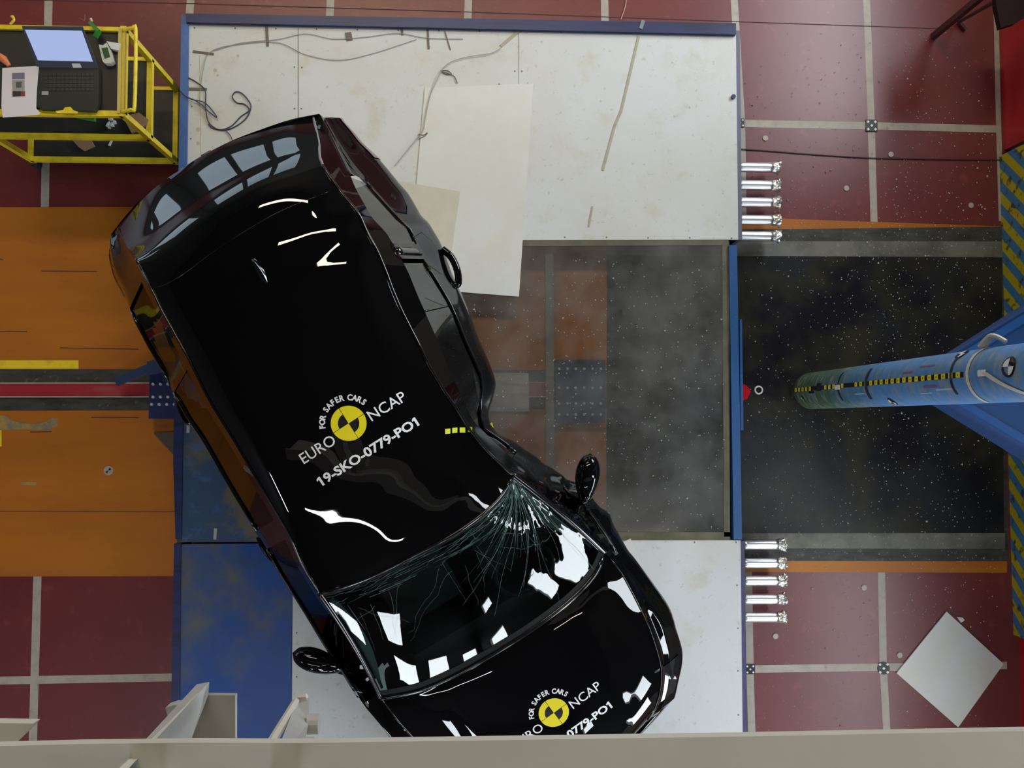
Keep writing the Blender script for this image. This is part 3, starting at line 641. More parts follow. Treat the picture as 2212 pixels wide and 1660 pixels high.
#CAR_BEGIN
# ------------------------------------------------------------------ the crashed car
AX = Vector((.5, -.866, 0)); LT = Vector((.866, .5, 0)); O0 = Vector((2.98969, -2.19877, 0))
def sl(v): d = Vector((v[0], v[1], 0)) - O0; return d.dot(AX), d.dot(LT)
def wp(s, l, z): q = O0 + AX * s + LT * l; return np.array([q.x, q.y, z])
car = thing('crashed_car', 'glossy black hatchback with a pole dent in its right side and cracked windscreen', 'car', (1.6, -.5, ZP))
class Line:
    def __init__(s, px):
        pts = W3(px); a = sorted([(*sl(p), p.z) for p in pts]); A = np.array(a); k = np.r_[True, np.diff(A[:, 0]) > 1e-4]; s.A = A[k]
    def __call__(s, t):
        A = s.A; x = A[:, 0]; out = []
        for c in (1, 2):
            y = A[:, c]; h = np.diff(x); dl = np.diff(y) / h; m = np.zeros_like(y); m[0] = dl[0]; m[-1] = dl[-1]
            for i in range(1, len(y) - 1):   # monotone cubic slopes
                if dl[i - 1] * dl[i] > 0: w1 = 2 * h[i] + h[i - 1]; w2 = h[i] + 2 * h[i - 1]; m[i] = (w1 + w2) / (w1 / dl[i - 1] + w2 / dl[i])
            t_ = np.clip(t, x[0], x[-1]); i = np.clip(np.searchsorted(x, t_) - 1, 0, len(h) - 1); u = (t_ - x[i]) / h[i]; H = h[i]
            out.append((2 * u**3 - 3 * u**2 + 1) * y[i] + (u**3 - 2 * u**2 + u) * H * m[i] + (-2 * u**3 + 3 * u**2) * y[i + 1] + (u**3 - u**2) * H * m[i + 1])
        return np.stack(out, -1)
LRAIL = Line([(257, 497, 1.27), (280, 540, 1.42), (300, 570, 1.56), (332, 633, 1.61), (350, 671, 1.62), (398, 758, 1.64), (458, 875, 1.65), (514, 966, 1.65), (586, 1088, 1.64), (625, 1158, 1.62), (655, 1225, 1.59), (690, 1283, 1.56),
              (728, 1338, 1.482), (789, 1438, 1.338), (822, 1508, 1.22), (860, 1558, 1.18), (905, 1610, 1.13), (960, 1688, 1.04), (1010, 1745, .95)])
LOUT = Line([(244, 528, 1.08), (239, 548, 1.05), (243, 578, 1.03), (252, 608, 1.0), (274, 650, 1.0), (304, 716, 1.0), (333, 771, 1.0), (358, 813, 1.0), (380, 862, 1.0), (408, 910, 1.0), (444, 962, 1.0), (493, 1050, 1.0), (549, 1143, 1.0), (596, 1222, 1.0),
             (660, 1322, 1.0), (704, 1392, 1.0), (745, 1448, 1.0), (780, 1500, 1.0), (814, 1553, 1.0), (844, 1600, .98), (880, 1660, .95), (925, 1720, .9), (985, 1765, .85)])
RRAIL = Line([(676, 251, 1.27), (688, 305, 1.42), (697, 357, 1.56), (727, 402, 1.6), (741, 421, 1.61), (776, 465, 1.63), (791, 498, 1.63), (812, 537, 1.64), (832, 583, 1.64), (849, 628, 1.64), (868, 672, 1.64), (887, 710, 1.64), (905, 745, 1.64), (926, 789, 1.63),
              (955, 838, 1.61), (983, 879, 1.6), (1009, 920, 1.585), (1048, 970, 1.575), (1074, 996, 1.57), (1108, 1027, 1.55), (1178, 1085, 1.456), (1241, 1132, 1.36), (1306, 1194, 1.22), (1346, 1244, 1.205), (1368, 1285, 1.2), (1395, 1340, 1.198), (1415, 1395, 1.185), (1427, 1440, 1.16), (1424, 1500, 1.11), (1400, 1555, 1.05), (1345, 1610, .99)])
ROUT = Line([(742, 263, 1.08), (760, 283, 1.07), (783, 311, 1.05), (805, 331, 1.0), (838, 368, 1.0), (860, 395, 1.0), (882, 421, 1.0), (906, 462, 1.0), (926, 483, 1.0), (945, 515, 1.0), (958, 545, 1.0), (976, 592, 1.0), (999, 642, 1.0), (1016, 682, 1.0), (1033, 730, 1.0), (1055, 779, 1.0), (1070, 826, 1.0),
             (1064, 862, 1.0), (1056, 888, 1.0), (1058, 910, 1.0), (1072, 932, 1.0), (1099, 947, 1.0), (1142, 976, 1.0), (1177, 1003, 1.0), (1216, 1027, 1.0), (1255, 1056, 1.0), (1285, 1084, 1.0), (1316, 1112, 1.0), (1330, 1142, 1.0), (1357, 1190, 1.0), (1370, 1206, 1.0),
             (1412, 1263, 1.0), (1444, 1310, 1.0), (1464, 1369, .99), (1474, 1405, .98), (1474, 1435, .97), (1467, 1468, .95), (1458, 1508, .93), (1436, 1563, .9), (1420, 1593, .88), (1385, 1650, .85)])
RBELT = Line([(728, 300, 1.2), (745, 335, 1.22), (790, 391, 1.22), (862, 472, 1.22), (884, 494, 1.22), (922, 572, 1.22), (966, 645, 1.22), (1011, 750, 1.22), (1040, 815, 1.2), (1040, 862, 1.19), (1037, 893, 1.18), (1045, 925, 1.18), (1078, 948, 1.18), (1150, 1003, 1.18), (1232, 1066, 1.18), (1285, 1118, 1.18), (1318, 1172, 1.17), (1342, 1215, 1.16), (1385, 1275, 1.14), (1425, 1345, 1.12), (1445, 1400, 1.07), (1447, 1450, 1.03), (1440, 1500, 1.0), (1418, 1555, .97), (1370, 1620, .93)])
RGL = Line([(712, 285, 1.3), (738, 333, 1.38), (775, 420, 1.5), (800, 464, 1.53), (840, 512, 1.54), (875, 575, 1.54), (903, 640, 1.54), (950, 748, 1.53), (973, 806, 1.52), (1000, 862, 1.5), (1020, 905, 1.48), (1050, 938, 1.47), (1095, 980, 1.45), (1150, 1028, 1.42), (1210, 1085, 1.36), (1262, 1132, 1.29), (1310, 1180, 1.205), (1343, 1225, 1.17), (1378, 1285, 1.165), (1405, 1340, 1.14), (1425, 1395, 1.1), (1433, 1445, 1.05), (1430, 1500, 1.01), (1407, 1555, .99), (1355, 1615, .95)])
def side(st, right):
    """rows of cross-section points for stations st: rail, glass top, belt, outline, low, sill"""
    rows = []
    R_, O_ = (RRAIL, ROUT) if right else (LRAIL, LOUT)
    r = R_(st); o = O_(st)
    if right: g = RGL(st); b = RBELT(st)
    else:
        f = np.interp(st, [-1.95, -1.6, 1.1, 1.5], [.75, .84, .84, .8])[:, None]; g = o + (r - o) * f; g[:, 1] = r[:, 1] - np.interp(st, [-1.95, -1.6, .9, 1.45, 2], [.05, .08, .08, .015, .01])
        f = np.interp(st, [-1.95, -1.5, 1.0, 1.45], [.45, .2, .2, .4])[:, None]; b = o + (r - o) * f; b[:, 1] = np.minimum(np.interp(st, [-1.95, -1.6, 1.3, 1.6, 2.1], [1.2, 1.22, 1.19, 1.12, .93]), r[:, 1] - .02)
    sg = 1 if right else -1
    dent = np.exp(-((st - .62) / .28) ** 2) * (.12 if right else 0)
    for i, s in enumerate(st):
        K = [(r[i, 0], r[i, 1]), (g[i, 0], g[i, 1]), (b[i, 0], b[i, 1]), (o[i, 0], o[i, 1]), (o[i, 0] - sg * (.015 + dent[i] * .5), o[i, 1] - .18), (o[i, 0] - sg * (.05 + dent[i]), max(o[i, 1] - .46, .5)), (o[i, 0] - sg * (.09 + dent[i]), .42)]
        rows.append((s, K))
    return rows
def sub(K, segs):
    """smooth cross-section with fixed numbers of segments per span; spans 2.. are curved"""
    out = []
    Q = [np.array(k) for k in K]
    for j, n in enumerate(segs):
        p0, p1, p2, p3 = Q[max(j - 1, 0)], Q[j], Q[j + 1], Q[min(j + 2, len(Q) - 1)]
        if j < 2: p0 = 2 * p1 - p2 if j == 1 else p0; p3 = 2 * p2 - p1
        if j == 2: p0 = 2 * p1 - p2 + np.array([0, .03])
        for k in range(n):
            t = k / n; out.append(.5 * (2 * p1 + (p2 - p0) * t + (2 * p0 - 5 * p1 + 4 * p2 - p3) * t * t + (3 * p1 - p0 - 3 * p2 + p3) * t ** 3))
    out.append(Q[-1]); return out
SEG = [3, 5, 5, 6, 5, 2]
def side_grid(s0, s1, n, right):
    st = np.linspace(s0, s1, n); S = []
    for s, K in side(st, right): S.append([wp(s, l, z) for l, z in sub(K, SEG)])
    return st, np.array(S)
GT, BT = SEG[0], SEG[0] + SEG[1]
# window intervals along s (rear quarter, rear door, front door)
WIN_R = [(-1.50, -1.02), (-.93, .30), (.60, 1.12)]
WIN_L = [(-1.50, -1.05), (-.98, -.05), (.05, 1.08)]
WHEELS = [(-1.22, 0), (1.43, 0)]
bodyV = MB()
for right in (False, True):
    st, S = side_grid(-1.93, 2.02 if not right else 2.08, 170, right); nr, nc = S.shape[:2]
    wins = WIN_R if right else WIN_L
    if right:   # crumple ripples in the hit door
        for i, s in enumerate(st):
            a = math.exp(-((s - .66) / .22) ** 2)
            for j in range(nc):
                q = a * (.010 * math.sin(s * 46 + j * .7) + .008 * math.sin(s * 23 - j * 1.1)); S[i, j] += np.array(LT) * q; S[i, j, 2] += q * .6
    def keep(i, j, st=st, S=S, wins=wins):
        sm = (st[i] + st[i + 1]) / 2
        if GT <= j < BT and any(a < sm < b for a, b in wins): return False
        z = S[i, j, 2]
        if z < .9 and j > BT and any((sm - w0[0]) ** 2 + (z - (ZP + .32)) ** 2 < .345 ** 2 for w0 in WHEELS): return False
        return True
    base = len(bodyV.V)
    bodyV.add([tuple(p) for p in S.reshape(-1, 3)], grid_faces(nr, nc, keep, flip=right))
    if right: SR, STR = S, st
    else: SLf, STL = S, st
# rear panel below the glass and the tail lamps strip
ledge = [(257, 497, 1.27), (290, 452, 1.31), (330, 410, 1.335), (388, 368, 1.35), (440, 335, 1.355), (500, 305, 1.355), (560, 282, 1.345), (620, 262, 1.32), (676, 251, 1.27)]
NU = 60
c0 = resample(W3(ledge), NU)
mid0, mid1 = c0[0], c0[-1]
lo, ro = SLf[0, sum(SEG[:3])], SR[0, sum(SEG[:3])]
def rearcurve(p, q, z, bulge, n=NU):
    t = np.linspace(0, 1, n + 1)[:, None]; a = np.array(p)[None] * (1 - t) + np.array(q)[None] * t
    a = a - np.array(AX)[None] * (bulge * (1 - (2 * t - 1) ** 2) ** .8); a[:, 2] = z; return a
rr0 = SLf[0]; rr1 = SR[0]; rows = [c0]
n3 = sum(SEG[:3])
for k in range(1, 6):    # blend down to outline height
    f = k / 5; j = int(round(f * n3)); e = rearcurve(rr0[j], rr1[j], 0, 0); t = np.linspace(0, 1, NU + 1)[:, None]
    base_ = c0.copy(); dlt = (1 - t) * (rr0[j] - c0[0])[None] + t * (rr1[j] - c0[-1])[None]
    row = base_ + dlt; row[:, 2] = c0[:, 2] + ((1 - t[:, 0]) * (rr0[j][2] - c0[0][2]) + t[:, 0] * (rr1[j][2] - c0[-1][2])); row -= np.array(AX)[None] * .02 * f * np.sin(PI * t); rows.append(row)
last = rows[-1]
for dz, ds, dl in ((.12, -.05, .0), (.2, .0, .0), (.35, .02, .02), (.55, .08, .05), (.62, .14, .07)):
    t = np.linspace(-1, 1, NU + 1)[:, None]; row = last.copy(); row[:, 2] = np.maximum(row[:, 2] - dz, .42); row += np.array(AX)[None] * ds; row -= np.array(LT)[None] * t * dl; rows.append(row)
RB = np.array(rows)
bodyV.add([tuple(p) for p in RB.reshape(-1, 3)], grid_faces(*RB.shape[:2]))
# nose
nl = [SLf[-1, j] for j in (0, 5, 13, 19, 24, 26)]; nr_ = [SR[-1, j] for j in (0, 5, 13, 19, 24, 26)]
E_px = [(1010, 1745, .95), (1100, 1735, .98), (1200, 1708, .99), (1290, 1660, .985), (1345, 1610, .97)]
e0 = resample(W3(E_px), 40); rows = [e0]
for k, (a, b_) in enumerate(zip(nl[1:], nr_[1:])):
    t = np.linspace(0, 1, 41)[:, None]; row = (1 - t) * np.array(a)[None] + t * np.array(b_)[None]
    row = row + (e0 - ((1 - t) * e0[0][None] + t * e0[-1][None])) * np.array([1, 1, .3]); row += np.array(AX)[None] * (.05 + .02 * min(k, 3) - (.05 if k > 3 else 0)) * np.sin(PI * t)
    rows.append(row)
NB = np.array(rows); bodyV.add([tuple(p) for p in NB.reshape(-1, 3)], grid_faces(*NB.shape[:2], flip=True))
# floor pan
pan = [tuple(SLf[i, -1]) for i in range(0, 170, 10)] + [tuple(SR[i, -1]) for i in range(169, -1, -10)]
nn = len(pan); bodyV.add(pan, [[i, i + 1, nn - 2 - i, nn - 1 - i] for i in range(nn // 2 - 1)])
body = bodyV.build('body', PAINT, car, True)
# roof
NUR, NVR = 60, 110
def rail_pts(Ln, s0, s1, n):
    t = np.linspace(s0, s1, n + 1); q = Ln(t); return np.array([wp(a, l, z) for a, (l, z) in zip(t, q)])
roofB = [(300, 570, 1.56), (330, 562, 1.59), (370, 538, 1.615), (415, 503, 1.635), (463, 469, 1.65), (509, 440, 1.652), (560, 410, 1.645), (610, 388, 1.63), (654, 372, 1.605), (697, 357, 1.56)]
wsT = [(690, 1283, 1.56), (740, 1270, 1.59), (800, 1248, 1.61), (860, 1219, 1.63), (905, 1195, 1.635), (950, 1172, 1.635), (985, 1152, 1.63), (1020, 1128, 1.615), (1048, 1106, 1.6), (1072, 1084, 1.575), (1092, 1058, 1.555), (1108, 1027, 1.55)]
cB = resample(W3(roofB), NUR); cT = resample(W3(wsT), NUR)
sBL, sBR = sl(cB[0])[0], sl(cB[-1])[0]; sTL, sTR = sl(cT[0])[0], sl(cT[-1])[0]
dL = rail_pts(LRAIL, sBL, sTL, NVR); dR = rail_pts(RRAIL, sBR, sTR, NVR)
dL[0], dL[-1], dR[0], dR[-1] = cB[0], cT[0], cB[-1], cT[-1]
RF = coons(cB, cT, dL, dR)
u = np.linspace(0, 1, NUR + 1)[None, :]; v = np.linspace(0, 1, NVR + 1)[:, None]
RF[:, :, 2] += .055 * np.sin(PI * v) * (1 - (2 * u - 1) ** 2) ** .75
def gauss(S, px, amp, rx, ry, ang=0):
    c = P(px[0], px[1], 1.68); dx = S[:, :, 0] - c.x; dy = S[:, :, 1] - c.y; a = math.radians(ang); xx = dx * math.cos(a) + dy * math.sin(a); yy = -dx * math.sin(a) + dy * math.cos(a)
    S[:, :, 2] += amp * np.exp(-(xx / rx) ** 2 - (yy / ry) ** 2)
gauss(RF, (960, 960), -.022, .22, .12, -50); gauss(RF, (1000, 1060), .012, .14, .06, 30); gauss(RF, (880, 860), -.008, .2, .08, -58)
pass
roof = gridmesh('roof_panel', RF, PAINT, car, flip=upflip(RF))
# rear window
cA = c0.copy(); dl_ = rail_pts(LRAIL, sl(cA[0])[0], sBL, 24); dr_ = rail_pts(RRAIL, sl(cA[-1])[0], sBR, 24)
dl_[0], dl_[-1], dr_[0], dr_[-1] = cA[0], cB[0], cA[-1], cB[-1]
RW = coons(cA, cB, dl_, dr_); v = np.linspace(0, 1, 25)[:, None]; RW[:, :, 2] += .014 * np.sin(PI * v)
rw = gridmesh('rear_window', RW, REARG, car, flip=upflip(RW)); rw['label'] = 'dark tinted rear window'
# windscreen
wsB = [(822, 1508, 1.22), (870, 1500, 1.245), (920, 1487, 1.262), (1000, 1450, 1.28), (1100, 1392, 1.287), (1180, 1338, 1.28), (1240, 1290, 1.262), (1285, 1240, 1.24), (1306, 1194, 1.22)]
NW, NV = 110, 70
cT2 = resample(W3(wsT), NW); cW = resample(W3(wsB), NW)
dL2 = rail_pts(LRAIL, sTL, sl(cW[0])[0], NV); dR2 = rail_pts(RRAIL, sTR, sl(cW[-1])[0], NV)
dL2[0], dL2[-1], dR2[0], dR2[-1] = cT2[0], cW[0], cT2[-1], cW[-1]
def quadfit(D):
    a = np.r_[0, np.cumsum(np.linalg.norm(np.diff(D, axis=0), axis=1))]; a /= a[-1]; D = D.copy()
    base = D[0][None] * (1 - a[:, None]) + D[-1][None] * a[:, None]; w_ = a * (1 - a); r = D - base
    k = (r * w_[:, None]).sum(0) / (w_ ** 2).sum(); return base + w_[:, None] * k[None]
dL2, dR2 = quadfit(dL2), quadfit(dR2)
WS = coons(cT2, cW, dL2, dR2)
u = np.linspace(0, 1, NW + 1)[None, :]; v = np.linspace(0, 1, NV + 1)[:, None]
WS[:, :, 2] += .024 * np.sin(PI * v) * (1 - (2 * u - 1) ** 4)
WS0 = WS.copy()
du = (1 - u) * 1.35; dv = v * .75; dist = np.sqrt(du ** 2 + dv ** 2)
ang = np.arctan2(dv, du + 1e-6)
WS[:, :, 2] += -.03 * np.exp(-(dist / .22) ** 2) + .0035 * np.exp(-(dist / .38) ** 2) * np.sign(np.sin(ang * 34 + 3 * dist)) * rng.uniform(.4, 1, (NV + 1, NW + 1)) + .002 * np.exp(-(dist / .55) ** 2) * np.sin(ang * 13 + 9 * dist)
edge_n = np.exp(-(v / .13)) * np.exp(-((u - .6) / .35) ** 2); WS[:, :, 2] += .0022 * edge_n * rng.uniform(-1, 1, (NV + 1, NW + 1))
ws = gridmesh('windscreen', WS, WSG, car, flip=upflip(WS)); ws['label'] = 'cracked greenish windscreen'
# cracks
WN = normals(WS)
def wsp(uu, vv, off=.0035):
    x = min(max(uu, 0), .999) * NW; y = min(max(vv, 0), .999) * NV; i, j = int(x), int(y); a, b_ = x - i, y - j
    f = lambda G: (1 - a) * (1 - b_) * G[j, i] + a * (1 - b_) * G[j, i + 1] + (1 - a) * b_ * G[j + 1, i] + a * b_ * G[j + 1, i + 1]
    return Vector(f(WS)), Vector(f(WN)).normalized(), off
cb = MB()
def crack(pts, wd):
    q = [wsp(a, b_) for a, b_ in pts if 0 <= a <= 1 and 0 <= b_ <= 1]
    if len(q) < 2: return
    V = []; m = len(q)
    for i, (p, n, o_) in enumerate(q):
        d = (q[min(i + 1, m - 1)][0] - q[max(i - 1, 0)][0]); d = d.normalized() if d.length > 0 else Vector((1, 0, 0)); sd = n.cross(d).normalized() * wd * .55 * (1 - .7 * i / m) / 2
        V += [p + n * o_ - sd, p + n * o_ + sd]
    cb.add(V, [[2 * i, 2 * i + 1, 2 * i + 3, 2 * i + 2] for i in range(m - 1)])
for k in range(48):
    a = rng.uniform(.03, 1.5); Ln_ = rng.uniform(.12, .5) * (1.5 if rng.rand() < .25 else 1); pts = []; aa = a; x, y = .985, .015; r0 = rng.uniform(0, .1); x -= r0 * math.cos(a) / 1.35; y += r0 * math.sin(a) / .75
    for i in range(14): pts.append((x, y)); aa += rng.uniform(-.09, .09); x -= math.cos(aa) * Ln_ / 14; y += math.sin(aa) * Ln_ / 14 * 1.6
    crack(pts, rng.uniform(.0012, .0035))
for r0 in (.05, .08, .11, .15, .2, .26, .33):
    for a0 in np.arange(0.05, 1.5, .22):
        if rng.rand() < .3: continue
        pts = [(.985 - (r0 + rng.uniform(-.008, .008)) * math.cos(a) / 1.1, .015 + (r0 + rng.uniform(-.008, .008)) * math.sin(a) * 1.5) for a in np.linspace(a0, a0 + .24, 6)]; crack(pts, .0018)
for k in range(46):
    x = rng.uniform(.02, .9); y = rng.uniform(.005, .14); pts = []; d = rng.choice([-1, 1])
    for i in range(12): pts.append((x, y)); x += d * rng.uniform(.008, .022); y += rng.uniform(-.006, .012) * (1 if d < 0 else .3)
    crack(pts, rng.uniform(.001, .0028))
for k in range(14):
    x = rng.uniform(.05, .9); y = rng.uniform(.1, .25); pts = []; sx_ = rng.uniform(-.05, .02)
    for i in range(12): pts.append((x, y)); x += sx_ * rng.uniform(.4, 1); y += rng.uniform(.01, .05)
    crack(pts, .0014)
ck = cb.build('crack_lines', CRACK, ws); ck['label'] = 'pale green crack lines'
# black frame band around the windscreen
def offset_tube(C, r, name, m, par=car, flat=1.0, dz=0): return MB().tube([Vector(p) + Vector((0, 0, dz)) for p in C], r, 8, flat=flat).build(name, m, par, True)
offset_tube(cT2[::4], .009, 'screen_seal', BTRIM); offset_tube(cW[::4], .016, 'cowl_trim', BTRIM)
offset_tube(dL, .0075, 'roof_moulding', BTRIM, dz=.002); offset_tube(dR, .0085, 'roof_moulding', BTRIM, dz=.002)
offset_tube(dL2, .014, 'pillar_trim', BTRIM); offset_tube(dR2, .017, 'pillar_trim', BTRIM)
FB = np.stack([WS[k] + WN[k] * .002 for k in (NV - 5, NV - 3, NV)]); gridmesh('frit_band', FB, mat('frit black', (.003, .003, .004), .6, spec=.15), car, flip=upflip(WS))
FB = np.stack([WS[k] + WN[k] * .002 for k in (0, 1, 2)]); gridmesh('frit_band', FB, mat('frit black', (.003, .003, .004), .6, spec=.15), car, flip=upflip(WS))
# side glass strips
def windows(S, st, wins, right):
    for a, b_ in wins:
        idx = [i for i, s in enumerate(st) if a <= s <= b_]; i0, i1 = idx[0], idx[-1] + 1
        G = S[i0:i1 + 1, GT:BT + 1].copy(); sg = 1 if right else -1; G -= np.array(LT) * sg * .006
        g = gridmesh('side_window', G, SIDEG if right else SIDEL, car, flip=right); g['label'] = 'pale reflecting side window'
        pts = [Vector(p) for p in S[i0:i1 + 1:3, BT]]; MB().tube(pts, .009, 6).build('belt_trim', BTRIM, car, True)
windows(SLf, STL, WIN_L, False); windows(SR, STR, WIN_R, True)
# extra right-side pillars: rear-door frame edge and quarter divider
ri = lambda s: int(np.argmin(np.abs(STR - s)))
for s, wd, nm in ((-.98, .05, 'door_frame'), (-.62, .008, 'window_divider')):
    i = ri(s); MB().tube([Vector(SR[i, j]) + Vector((0, 0, .004)) for j in range(GT, BT + 1)], wd / 2, 8, flat=.5).build(nm, BTRIM, car, True)
# interior
intr = MB()
cx_ = lambda s, l, z: tuple(wp(s, l, z))
def ibox(s0, s1, l0, l1, z0, z1):
    q = [wp(s0, l0, 0), wp(s1, l0, 0), wp(s1, l1, 0), wp(s0, l1, 0)]; intr.prism([(p[0], p[1]) for p in q], z1, z0)
lc = (sl(cW[0])[1] + sl(cW[-1])[1]) / 2
lL = LRAIL(np.array([.9]))[0, 0]; lR = RRAIL(np.array([.9]))[0, 0]; cl = (lL + lR) / 2
ibox(1.02, 1.42, cl - .5, cl + .45, .6, 1.1)
ibox(-1.75, 1.3, cl - .55, cl + .3, .43, .5)
intr.build('dashboard', INTER, car)
for l in (cl - .32, cl + .3):
    sb = MB(); q = [wp(.35, l - .22, 0), wp(.48, l - .22, 0), wp(.48, l + .22, 0), wp(.35, l + .22, 0)]; sb.prism([(p[0], p[1]) for p in q], 1.3, .6)
    q = [wp(.45, l - .22, 0), wp(.9, l - .22, 0), wp(.9, l + .22, 0), wp(.45, l + .22, 0)]; sb.prism([(p[0], p[1]) for p in q], .8, .6)
    sb.build('seat', INTER, car)
q = [wp(-.75, cl - .5, 0), wp(-.6, cl - .5, 0), wp(-.6, cl + .4, 0), wp(-.75, cl + .4, 0)]; MB().prism([(p[0], p[1]) for p in q], 1.25, .55).build('seat', INTER, car)
c = Vector(wp(.92, cl + .3, 1.08)); ring = [c + AX * (.12 * math.sin(a)) + Vector((0, 0, .1 * math.sin(a))) + LT * (.18 * math.cos(a)) for a in np.linspace(0, 2 * PI, 24, endpoint=False)]
MB().tube(ring, .013, 8, closed=True).build('steering_wheel', INTER, car)
# pale inner A-pillar lining seen through the glass
def lining(C, sg, name, W=1.0):
    V = []; n = len(C)
    for i, p in enumerate(C):
        f = math.sin(PI * min(i / (n - 1) * 1.0 + .05, 1)) ; w_ = (.012 + .045 * f) * W; V += [Vector(p) + LT * sg * .018 + Vector((0, 0, -.02)), Vector(p) + LT * sg * (.018 + w_) + Vector((0, 0, -.035))]
    m_ = mesh(name, V, [[2 * i, 2 * i + 1, 2 * i + 3, 2 * i + 2] for i in range(n - 1)], PILLARI, car); m_['label'] = 'pale green lining'; return m_
lining(dL2[6:-2:4], 1, 'pillar_lining'); lining(dR2[3:-5:4], -1, 'pillar_lining', 1.6)
# bonnet
HX = coons(resample(W3([(822, 1512, 1.205)] + wsB[1:-1] + [(1309, 1198, 1.205)]), 60), resample(W3(E_px), 60), rail_pts(LRAIL, sl(P(822, 1512, 1.205))[0], 2.02, 60), rail_pts(RRAIL, sl(P(1309, 1198, 1.205))[0], 2.08, 60))
u = np.linspace(0, 1, 61)[None, :]; v = np.linspace(0, 1, 61)[:, None]
HX[:, :, 2] += .03 * np.sin(PI * v) ** .8 * (1 - (2 * u - 1) ** 2) - .012 * np.exp(-(v / .05) ** 2)
HX[:, :, 2] += .006 * (np.exp(-((u - .22) / .03) ** 2) + np.exp(-((u - .78) / .03) ** 2)) * np.sin(PI * v)
hood = gridmesh('bonnet', HX, PAINT, car, flip=upflip(HX))
offset_tube(HX[2:, -1][::3], .005, 'panel_gap', BTRIM, dz=.002); offset_tube(HX[2:, 0][::3], .005, 'panel_gap', BTRIM, dz=.002)
gridmesh('grille', NB[2:4, 10:31] + np.array(AX) * .006, BLACK, car, flip=True)
# head lamp on the right front corner
i0, i1 = ri(1.84), ri(2.06)
G = SR[i0:i1, 1:sum(SEG[:3]) - 1].copy(); G += np.array([0, 0, .004]); gridmesh('headlight', G, HEADL, car, flip=True)
li = lambda s: int(np.argmin(np.abs(STL - s)))
i0, i1 = li(1.8), li(2.0); G = SLf[i0:i1, 1:sum(SEG[:3]) - 1].copy() + np.array([0, 0, .004]); gridmesh('headlight', G, HEADL, car)
# tail lamps: wrap from the corner onto the side
n3 = sum(SEG[:3])
for S, st, right in ((SR, STR, True), (SLf, STL, False)):
    G = S[0:13, n3 - 1:n3 + 4].copy(); sg = 1 if right else -1; G += np.array(LT) * sg * .005
    g = gridmesh('tail_lamp', G, REDL, car, flip=right); g['label'] = 'red tail lamp'
G = RB[3:7, 40:] - np.array(AX) * .006; gridmesh('tail_lamp', G, REDL, car)
G = RB[3:7, :12] - np.array(AX) * .006; gridmesh('tail_lamp', G, REDL, car)
MB().tube([Vector(p) + Vector((0, 0, .004)) for p in dr_[::3]], .008, 6).build('tailgate_edge', mat('painted edge highlight', (.25, .25, .27), .35), car, True)  # right edge paler than its left twin: highlight put into the colour
MB().tube([Vector(p) + Vector((0, 0, .004)) for p in dl_[::3]], .008, 6).build('tailgate_edge', BTRIM, car, True)
c = P(448, 336, 1.3); MB().tube([c - LT * .03, c + LT * .03], .018, 10).build('wiper_pivot', BTRIM, car, True)
# roof seam between tailgate spoiler and roof
MB().tube([Vector(p) + Vector((0, 0, -.0005)) for p in RF[9][1:-1:3]], .0014, 5).build('roof_seam', BTRIM, car, True)
# antenna fin
roofbvh = BVHTree.FromPolygons([tuple(p) for p in RF.reshape(-1, 3)], grid_faces(*RF.shape[:2]))
hoodbvh = BVHTree.FromPolygons([tuple(p) for p in HX.reshape(-1, 3)], grid_faces(*HX.shape[:2]))
def onto(bvh, x, y, off=.0015):
    h = bvh.ray_cast(Vector((x, y, 3)), Vector((0, 0, -1))); return h[0] + Vector((0, 0, off)) if h[0] else None
fp = P(568, 592, 1.7); fin = []
for i in range(13):
    t = i / 12; s = -.08 + .16 * t; hgt = .058 * (1 - t) ** 1.1 * (1 if t > .08 else t / .08) + .002; wd = .02 * math.sin(PI * min(t * .9 + .1, 1)) + .003
    c = fp + AX * s; b0 = onto(roofbvh, c.x, c.y, -.003) or Vector((c.x, c.y, 1.68)); fin.append([tuple(b0 - LT * wd), tuple(b0 + Vector((0, 0, hgt * .6)) - LT * wd * .5), tuple(b0 + Vector((0, 0, hgt))), tuple(b0 + Vector((0, 0, hgt * .6)) + LT * wd * .5), tuple(b0 + LT * wd)])
gridmesh('antenna', np.array(fin), BTRIM, car, flip=True)
# mirrors
def mirror(a, b_, z, w1, arm, label, seed=0):
    A_, B_ = P(*a, z), P(*b_, z); ax = (B_ - A_); L_ = ax.length; ax.normalize(); sd = Vector((-ax.y, ax.x, 0)); V = []; n = 14; m = 16
    for i in range(n + 1):
        t = i / n; r = (math.sin(PI * t ** .8) ** .6) if 0 < t < 1 else .02; c = A_ + ax * L_ * t
        for k in range(m): an = 2 * PI * k / m; V.append(c + sd * math.cos(an) * w1 * r + Vector((0, 0, math.sin(an) * .075 * r)))
    Fc = [[i * m + k, i * m + (k + 1) % m, (i + 1) * m + (k + 1) % m, (i + 1) * m + k] for i in range(n) for k in range(m)] + [list(range(m))[::-1], [n * m + k for k in range(m)]]
    o = mesh('wing_mirror', V, Fc, PAINT, car, True); o['label'] = label
    MB().tube([P(*arm[0], z - .03), P(*arm[1], z - .05)], .035, 10, flat=.6).build('mirror_arm', BTRIM, o, True)
    g = MB(); 
    return o
mirror((632, 1411), (742, 1448), 1.2, .066, ((722, 1440), (770, 1455)), 'left black wing mirror')
mirror((1275, 980), (1262, 1092), 1.2, .072, ((1262, 1080), (1240, 1100)), 'right black wing mirror folded forward')
